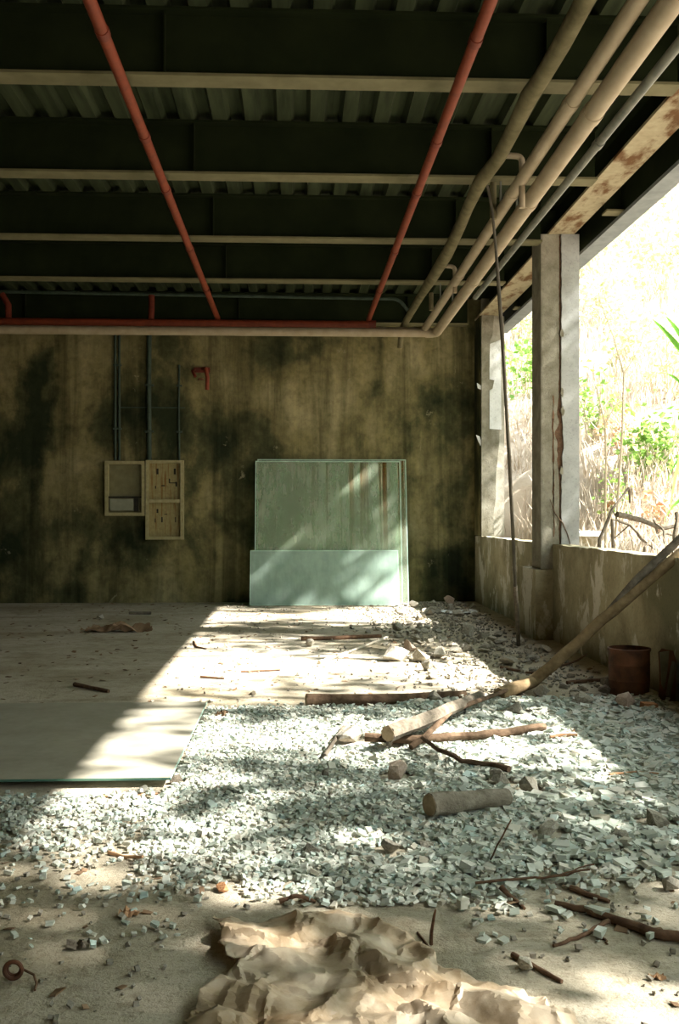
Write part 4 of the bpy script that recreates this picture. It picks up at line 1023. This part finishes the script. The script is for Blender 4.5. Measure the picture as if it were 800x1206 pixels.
for _ in range(15000):
    x_, y_ = wedge(); z_ = hill(x_, y_)
    if mnoise.noise((x_ * .8, y_ * .8, 9)) < -.25 or (x_ < 3.72 and y_ < 18): continue
    h = hg_.uniform(.15, .55) * (1 + .03 * max(0, y_ - 12)); a_ = hg_.uniform(0, 6.28); w_ = .008 + .0005 * y_; lx_, ly_ = hg_.gauss(0, .25) * h, hg_.gauss(0, .25) * h
    c_, s_ = math.cos(a_) * w_, math.sin(a_) * w_; i = len(mb.v)
    mb.v += [(x_ - c_, y_ - s_, z_ - .02), (x_ + c_, y_ + s_, z_ - .02), (x_ + lx_ * .4 + c_ * .7, y_ + ly_ * .4 + s_ * .7, z_ + h * .6), (x_ + lx_ * .4 - c_ * .7, y_ + ly_ * .4 - s_ * .7, z_ + h * .6), (x_ + lx_, y_ + ly_, z_ + h)]
    mb.f += [(i, i + 1, i + 2, i + 3), (i + 3, i + 2, i + 4)]
solo('dry_grass', mb, 'grass', 'pale dry grass covering the sunlit hillside', 'grass', kind='stuff')
def add_leaf(mb, p, size, rng, droop=.3):
    d = Vector((rng.gauss(0, 1), rng.gauss(0, 1), rng.gauss(0, .6) - droop)).normalized()
    sd_ = d.cross(Vector((rng.gauss(0, 1), rng.gauss(0, 1), rng.gauss(0, 1)))).normalized() * size * .32
    nrm = d.cross(sd_).normalized() * size * .07; i = len(mb.v)
    b_ = p + d * size
    mb.v += [tuple(p), tuple(p + d * size * .45 + sd_ + nrm), tuple(b_), tuple(p + d * size * .45 - sd_ + nrm)]
    mb.f += [(i, i + 1, i + 2), (i, i + 2, i + 3)]
def shrub(px_, y_, wd, h, nl, ls, mat, lab, seed, stems=6, cat='shrub', name='shrub'):
    r = random.Random(seed); x_ = at_y(px_, 600, y_).x; z0 = hill(x_, y_)
    t = thing(name, (x_, y_, z0), lab, cat)
    ms = MB(); ml = MB(); tips = []
    for k in range(stems):
        a_ = r.uniform(0, 6.28); e = Vector((x_ + math.cos(a_) * wd * r.uniform(.2, .9), y_ + math.sin(a_) * wd * r.uniform(.2, .9), z0 + h * r.uniform(.55, 1)))
        p0_ = Vector((x_ + r.uniform(-.05, .05), y_ + r.uniform(-.05, .05), z0 - .05)); m_ = p0_.lerp(e, .5) + Vector((r.uniform(-.1, .1), r.uniform(-.1, .1), .15 * h))
        ms.tube([p0_, m_, e], [.02, .014, .006], 5); tips += [(m_, .6), (p0_.lerp(m_, .6), .45), (m_.lerp(e, .5), .8), (e, .8)]
    for _ in range(nl):
        c_, f = r.choice(tips); p = c_ + Vector((r.gauss(0, 1), r.gauss(0, 1), r.gauss(0, .8))) * wd * .32
        if p.z < z0 + .03: p.z = z0 + .05
        add_leaf(ml, p, ls * r.uniform(.6, 1.3), r)
    part(t, 'stems', ms, 'stem'); part(t, 'foliage', ml, mat)
    return t
shrub(765, 15.2, .75, 1.2, 420, .13, 'leaf', 'green leafy shrub behind the palm-like blades at right', 1)
shrub(700, 17.5, .55, 1.3, 260, .12, 'leaf', 'green shrub peeking out right of the cracked column', 2)
shrub(745, 21, 1.0, 1.9, 420, .16, 'leaf_hazed', 'haze-pale washed-out bush higher up the slope', 3)
shrub(620, 22, .9, 1.6, 420, .15, 'leaf', 'green bush in the gap between pier and column', 4)
shrub(607, 27, 1.2, 2.2, 420, .2, 'leaf_hazed', 'haze-pale bush high in the gap between pier and column', 5)
shrub(790, 19, .9, 2.0, 360, .15, 'leaf_hazed', 'haze-pale bush at the right edge above the green shrub', 6)
shrub(712, 25, 1.2, 2.4, 480, .18, 'leaf_hazed', 'haze-pale tall bush up the slope beside the column', 7)
shrub(778, 27, 1.6, 3.2, 560, .22, 'leaf_hazed', 'tallest haze-pale bush at the top right of the slope', 8)
shrub(735, 16.6, .45, .7, 150, .10, 'leaf_red', 'reddish dry bush low on the slope', 9)
shrub(783, 13.6, .4, .55, 110, .10, 'leaf_red', 'reddish brown dried plant near the right edge', 10)
shrub(698, 34, 2.2, 4.5, 650, .30, 'leaf_hazed', 'large hazy bush far up the slope right of the column', 11)
shrub(612, 36, 2.0, 4.0, 600, .30, 'leaf_hazed', 'large hazy bush far up the slope left of the column', 12)
shrub(770, 38, 3.0, 6.0, 700, .35, 'leaf_hazed', 'large hazy bush at the skyline on the right', 13)
shrub(722, 14.4, .3, .8, 90, .09, 'leaf', 'small green plant just beyond the low wall', 14, 4)
# two thin bare saplings
for (pp, fork, y_, lab) in (([(714, 648), (713, 600), (714, 540), (713, 500), (702, 455)], [(713, 500), (724, 478), (738, 470)], 12.2, 'thin bare sapling nearer the column'),
                            ([(723, 648), (728, 590), (733, 510), (735, 440), (722, 395), (705, 350)], [(735, 440), (745, 425), (757, 402)], 12.6, 'thin bare sapling with forked top')):
    P = [at_y(a_, b_, y_) for a_, b_ in pp]; z0 = hill(P[0].x, y_); P[0].z = min(P[0].z, z0 - .02)
    t = thing('bare_sapling', (P[0].x, y_, P[0].z), lab, 'sapling', 'bare saplings beyond the low wall')
    part(t, 'stem', MB().tube(P, [.018, .016, .013, .011, .006, .004][:len(P)], 6), 'stem', True)
    part(t, 'side_branch', MB().tube([at_y(a_, b_, y_) for a_, b_ in fork], [.008, .006, .003], 5), 'stem', True)
p = at_y(717, 592, 12.2); mb = MB(); rl = random.Random(4)
for _ in range(3): add_leaf(mb, p, .09, rl)
solo('hanging_leaf', mb, 'leafdry', 'brown dead leaf caught on the bare sapling', 'leaf')
# fallen dead branches beyond the wall
for i, (pp, y_, r0, lab) in enumerate((([(706, 636), (722, 600), (740, 575), (742, 592)], 11.2, .022, 'upright dead branch just beyond the low wall'),
        ([(727, 606), (755, 613), (780, 622), (812, 618)], 11.0, .035, 'thick dead branch lying level beyond the wall'),
        ([(722, 612), (742, 618), (755, 634), (772, 647)], 10.6, .02, 'dead branch slanting down to the wall top'),
        ([(760, 645), (770, 632), (786, 628), (805, 634)], 10.3, .018, 'low dead twig arching over the wall top'),
        ([(796, 660), (795, 630), (797, 604)], 9.8, .035, 'short upright dead stump at the right edge'),
        ([(785, 645), (782, 625), (770, 612)], 10.4, .018, 'short dead stub between the fallen branches'))):
    P = [at_y(a_, b_, y_ + .12 * k) for k, (a_, b_) in enumerate(pp)]
    if i != 1: P = [Vector((P[0].x, P[0].y, min(P[0].z, hill(P[0].x, P[0].y) - .02)))] + P
    P = wander(P, .012, 10, bk)
    t = thing('dead_branch', (P[0].x, P[0].y, P[0].z), lab, 'branch', 'dead branches beyond the low wall')
    part(t, 'stem', MB().tube(P, [r0 * (1 - .5 * k / len(P)) for k in range(len(P))], 7, wob=.08, rng=bk), 'bark_grey', True)
    mid = P[len(P) // 2]; part(t, 'side_twig', MB().tube([mid, mid + Vector((bk.uniform(-.2, .2), .1, -.18))], [r0 * .5, r0 * .2], 5), 'bark_grey', True)
# concrete lip outside
q0 = at_y(686, 632, 13.0)
t = thing('concrete_curb', (q0.x + .4, 13.0, hill(4, 13) - .1), 'pale broken concrete curb just outside the wall by the column', 'curb')
part(t, 'block', MB().prism([(q0.x - .2, .6), (q0.x + .9, .6), (q0.x + .85, 1.16), (q0.x + .26, 1.24), (q0.x - .2, 1.24)], 'y', 12.9, 13.5), 'parapet')
part(t, 'cap', MB().prism([(q0.x - .22, 1.24), (q0.x + .3, 1.24), (q0.x + .26, 1.30), (q0.x - .22, 1.28)], 'y', 12.8, 13.6), 'whitewash')
# long-bladed plant at the right edge
base = Vector((3.84, 9.6, hill(3.84, 9.6)))
t = thing('blade_leaf_plant', base, 'bright green long-bladed plant leaning in at the right edge', 'plant')
part(t, 'stalk', MB().tube([base - Vector((0, 0, .05)), base + Vector((.03, 0, 1.0)), base + Vector((.0, .05, 2.45))], [.03, .025, .012], 8), 'stem', True)
def blade(p0_, p1_, w_, sag):
    mb = MB(); n_ = 10; d = p1_ - p0_; side_ = d.cross(Vector((0, .6, 1))).normalized()
    up_ = side_.cross(d).normalized()
    for k in range(n_ + 1):
        f = k / n_; c_ = p0_ + d * f + Vector((0, 0, sag * math.sin(f * math.pi))); ww = w_ * 1.35 * (1 - f) ** .6 * min(1, f * 4 + .25)
        ww = max(ww, .001)
        mb.v += [tuple(c_ - side_ * ww + up_ * ww * .35), tuple(c_), tuple(c_ + side_ * ww + up_ * ww * .35)]
    for k in range(n_):
        i = k * 3; mb.f += [(i, i + 1, i + 4, i + 3), (i + 1, i + 2, i + 5, i + 4)]
    return mb
for (tip, z0, w_, sag, y_) in (((768, 375), 2.30, .030, .02, 9.75), ((784, 372), 2.42, .026, .02, 9.7), ((784, 440), 1.95, .026, .05, 9.8), ((784, 573), 1.35, .042, .10, 9.5), ((789, 602), 1.55, .042, .10, 9.45), ((782, 614), .95, .040, .06, 9.6), ((880, 400), 2.2, .04, .05, 9.6), ((890, 520), 1.4, .045, .1, 9.5)):
    tp = at_y(tip[0], tip[1], y_); part(t, 'leaf', blade(base + Vector((.01, .02, z0 - (0 if z0 < 2.2 else 0))), tp, w_, sag), 'leaf_bright', True)

# trees on the bank; their crowns dapple the sunlight
def tree(x_, y_, h, cr, nl, seed, lab, ls=.22, zc=None):
    r = random.Random(seed); z0 = hill(x_, y_); t = thing('slope_tree', (x_, y_, z0), lab, 'tree', 'leafy trees on the bank')
    ct = Vector((x_, y_, zc if zc else z0 + h)); ms = MB()
    ms.tube([(x_, y_, z0 - .1), (x_ + .1, y_ - .1, z0 + (ct.z - z0) * .5), tuple(ct)], [.16, .12, .06], 9)
    ml = MB(); cl = []
    for k in range(26):
        v = Vector((r.gauss(0, 1), r.gauss(0, 1), r.gauss(0, 1))).normalized() * r.uniform(.35, 1)
        e = ct + Vector((v.x * cr[0], v.y * cr[1], v.z * cr[2])); cl.append(e)
        ms.tube([ct - Vector((0, 0, cr[2] * .5)), ct.lerp(e, .5) + Vector((0, 0, -.1)), e], [.05, .03, .008], 5)
    for _ in range(nl):
        c_ = r.choice(cl); add_leaf(ml, c_ + Vector((r.gauss(0, .42), r.gauss(0, .42), r.gauss(0, .3))), ls * r.uniform(.6, 1.3), r)
    part(t, 'trunk', ms, 'bark_grey'); part(t, 'foliage', ml, 'leaf')
tree(8.2, 2.65, 5, (1.5, 1.5, 2.0), 2000, 1, 'leafy tree on the bank nearest the viewer, beyond the right edge', zc=7.2)
tree(8.6, 6.0, 5, (1.5, 1.7, 2.0), 950, 2, 'leafy tree on the bank second along, beyond the right edge', zc=7.6)
tree(8.4, 10.4, 5, (1.5, 2.0, 2.0), 2500, 3, 'leafy tree on the bank third along, beyond the right edge', zc=7.4)
tree(8.9, 14.7, 5, (1.3, 1.8, 1.0), 1500, 4, 'leafy tree on the bank farthest along, beyond the right edge', zc=9.0)
tree(8.2, 0.7, 7, (1.2, 1.4, 0.8), 1700, 5, 'tall thin leafy tree behind the viewer on the bank', zc=9.1)
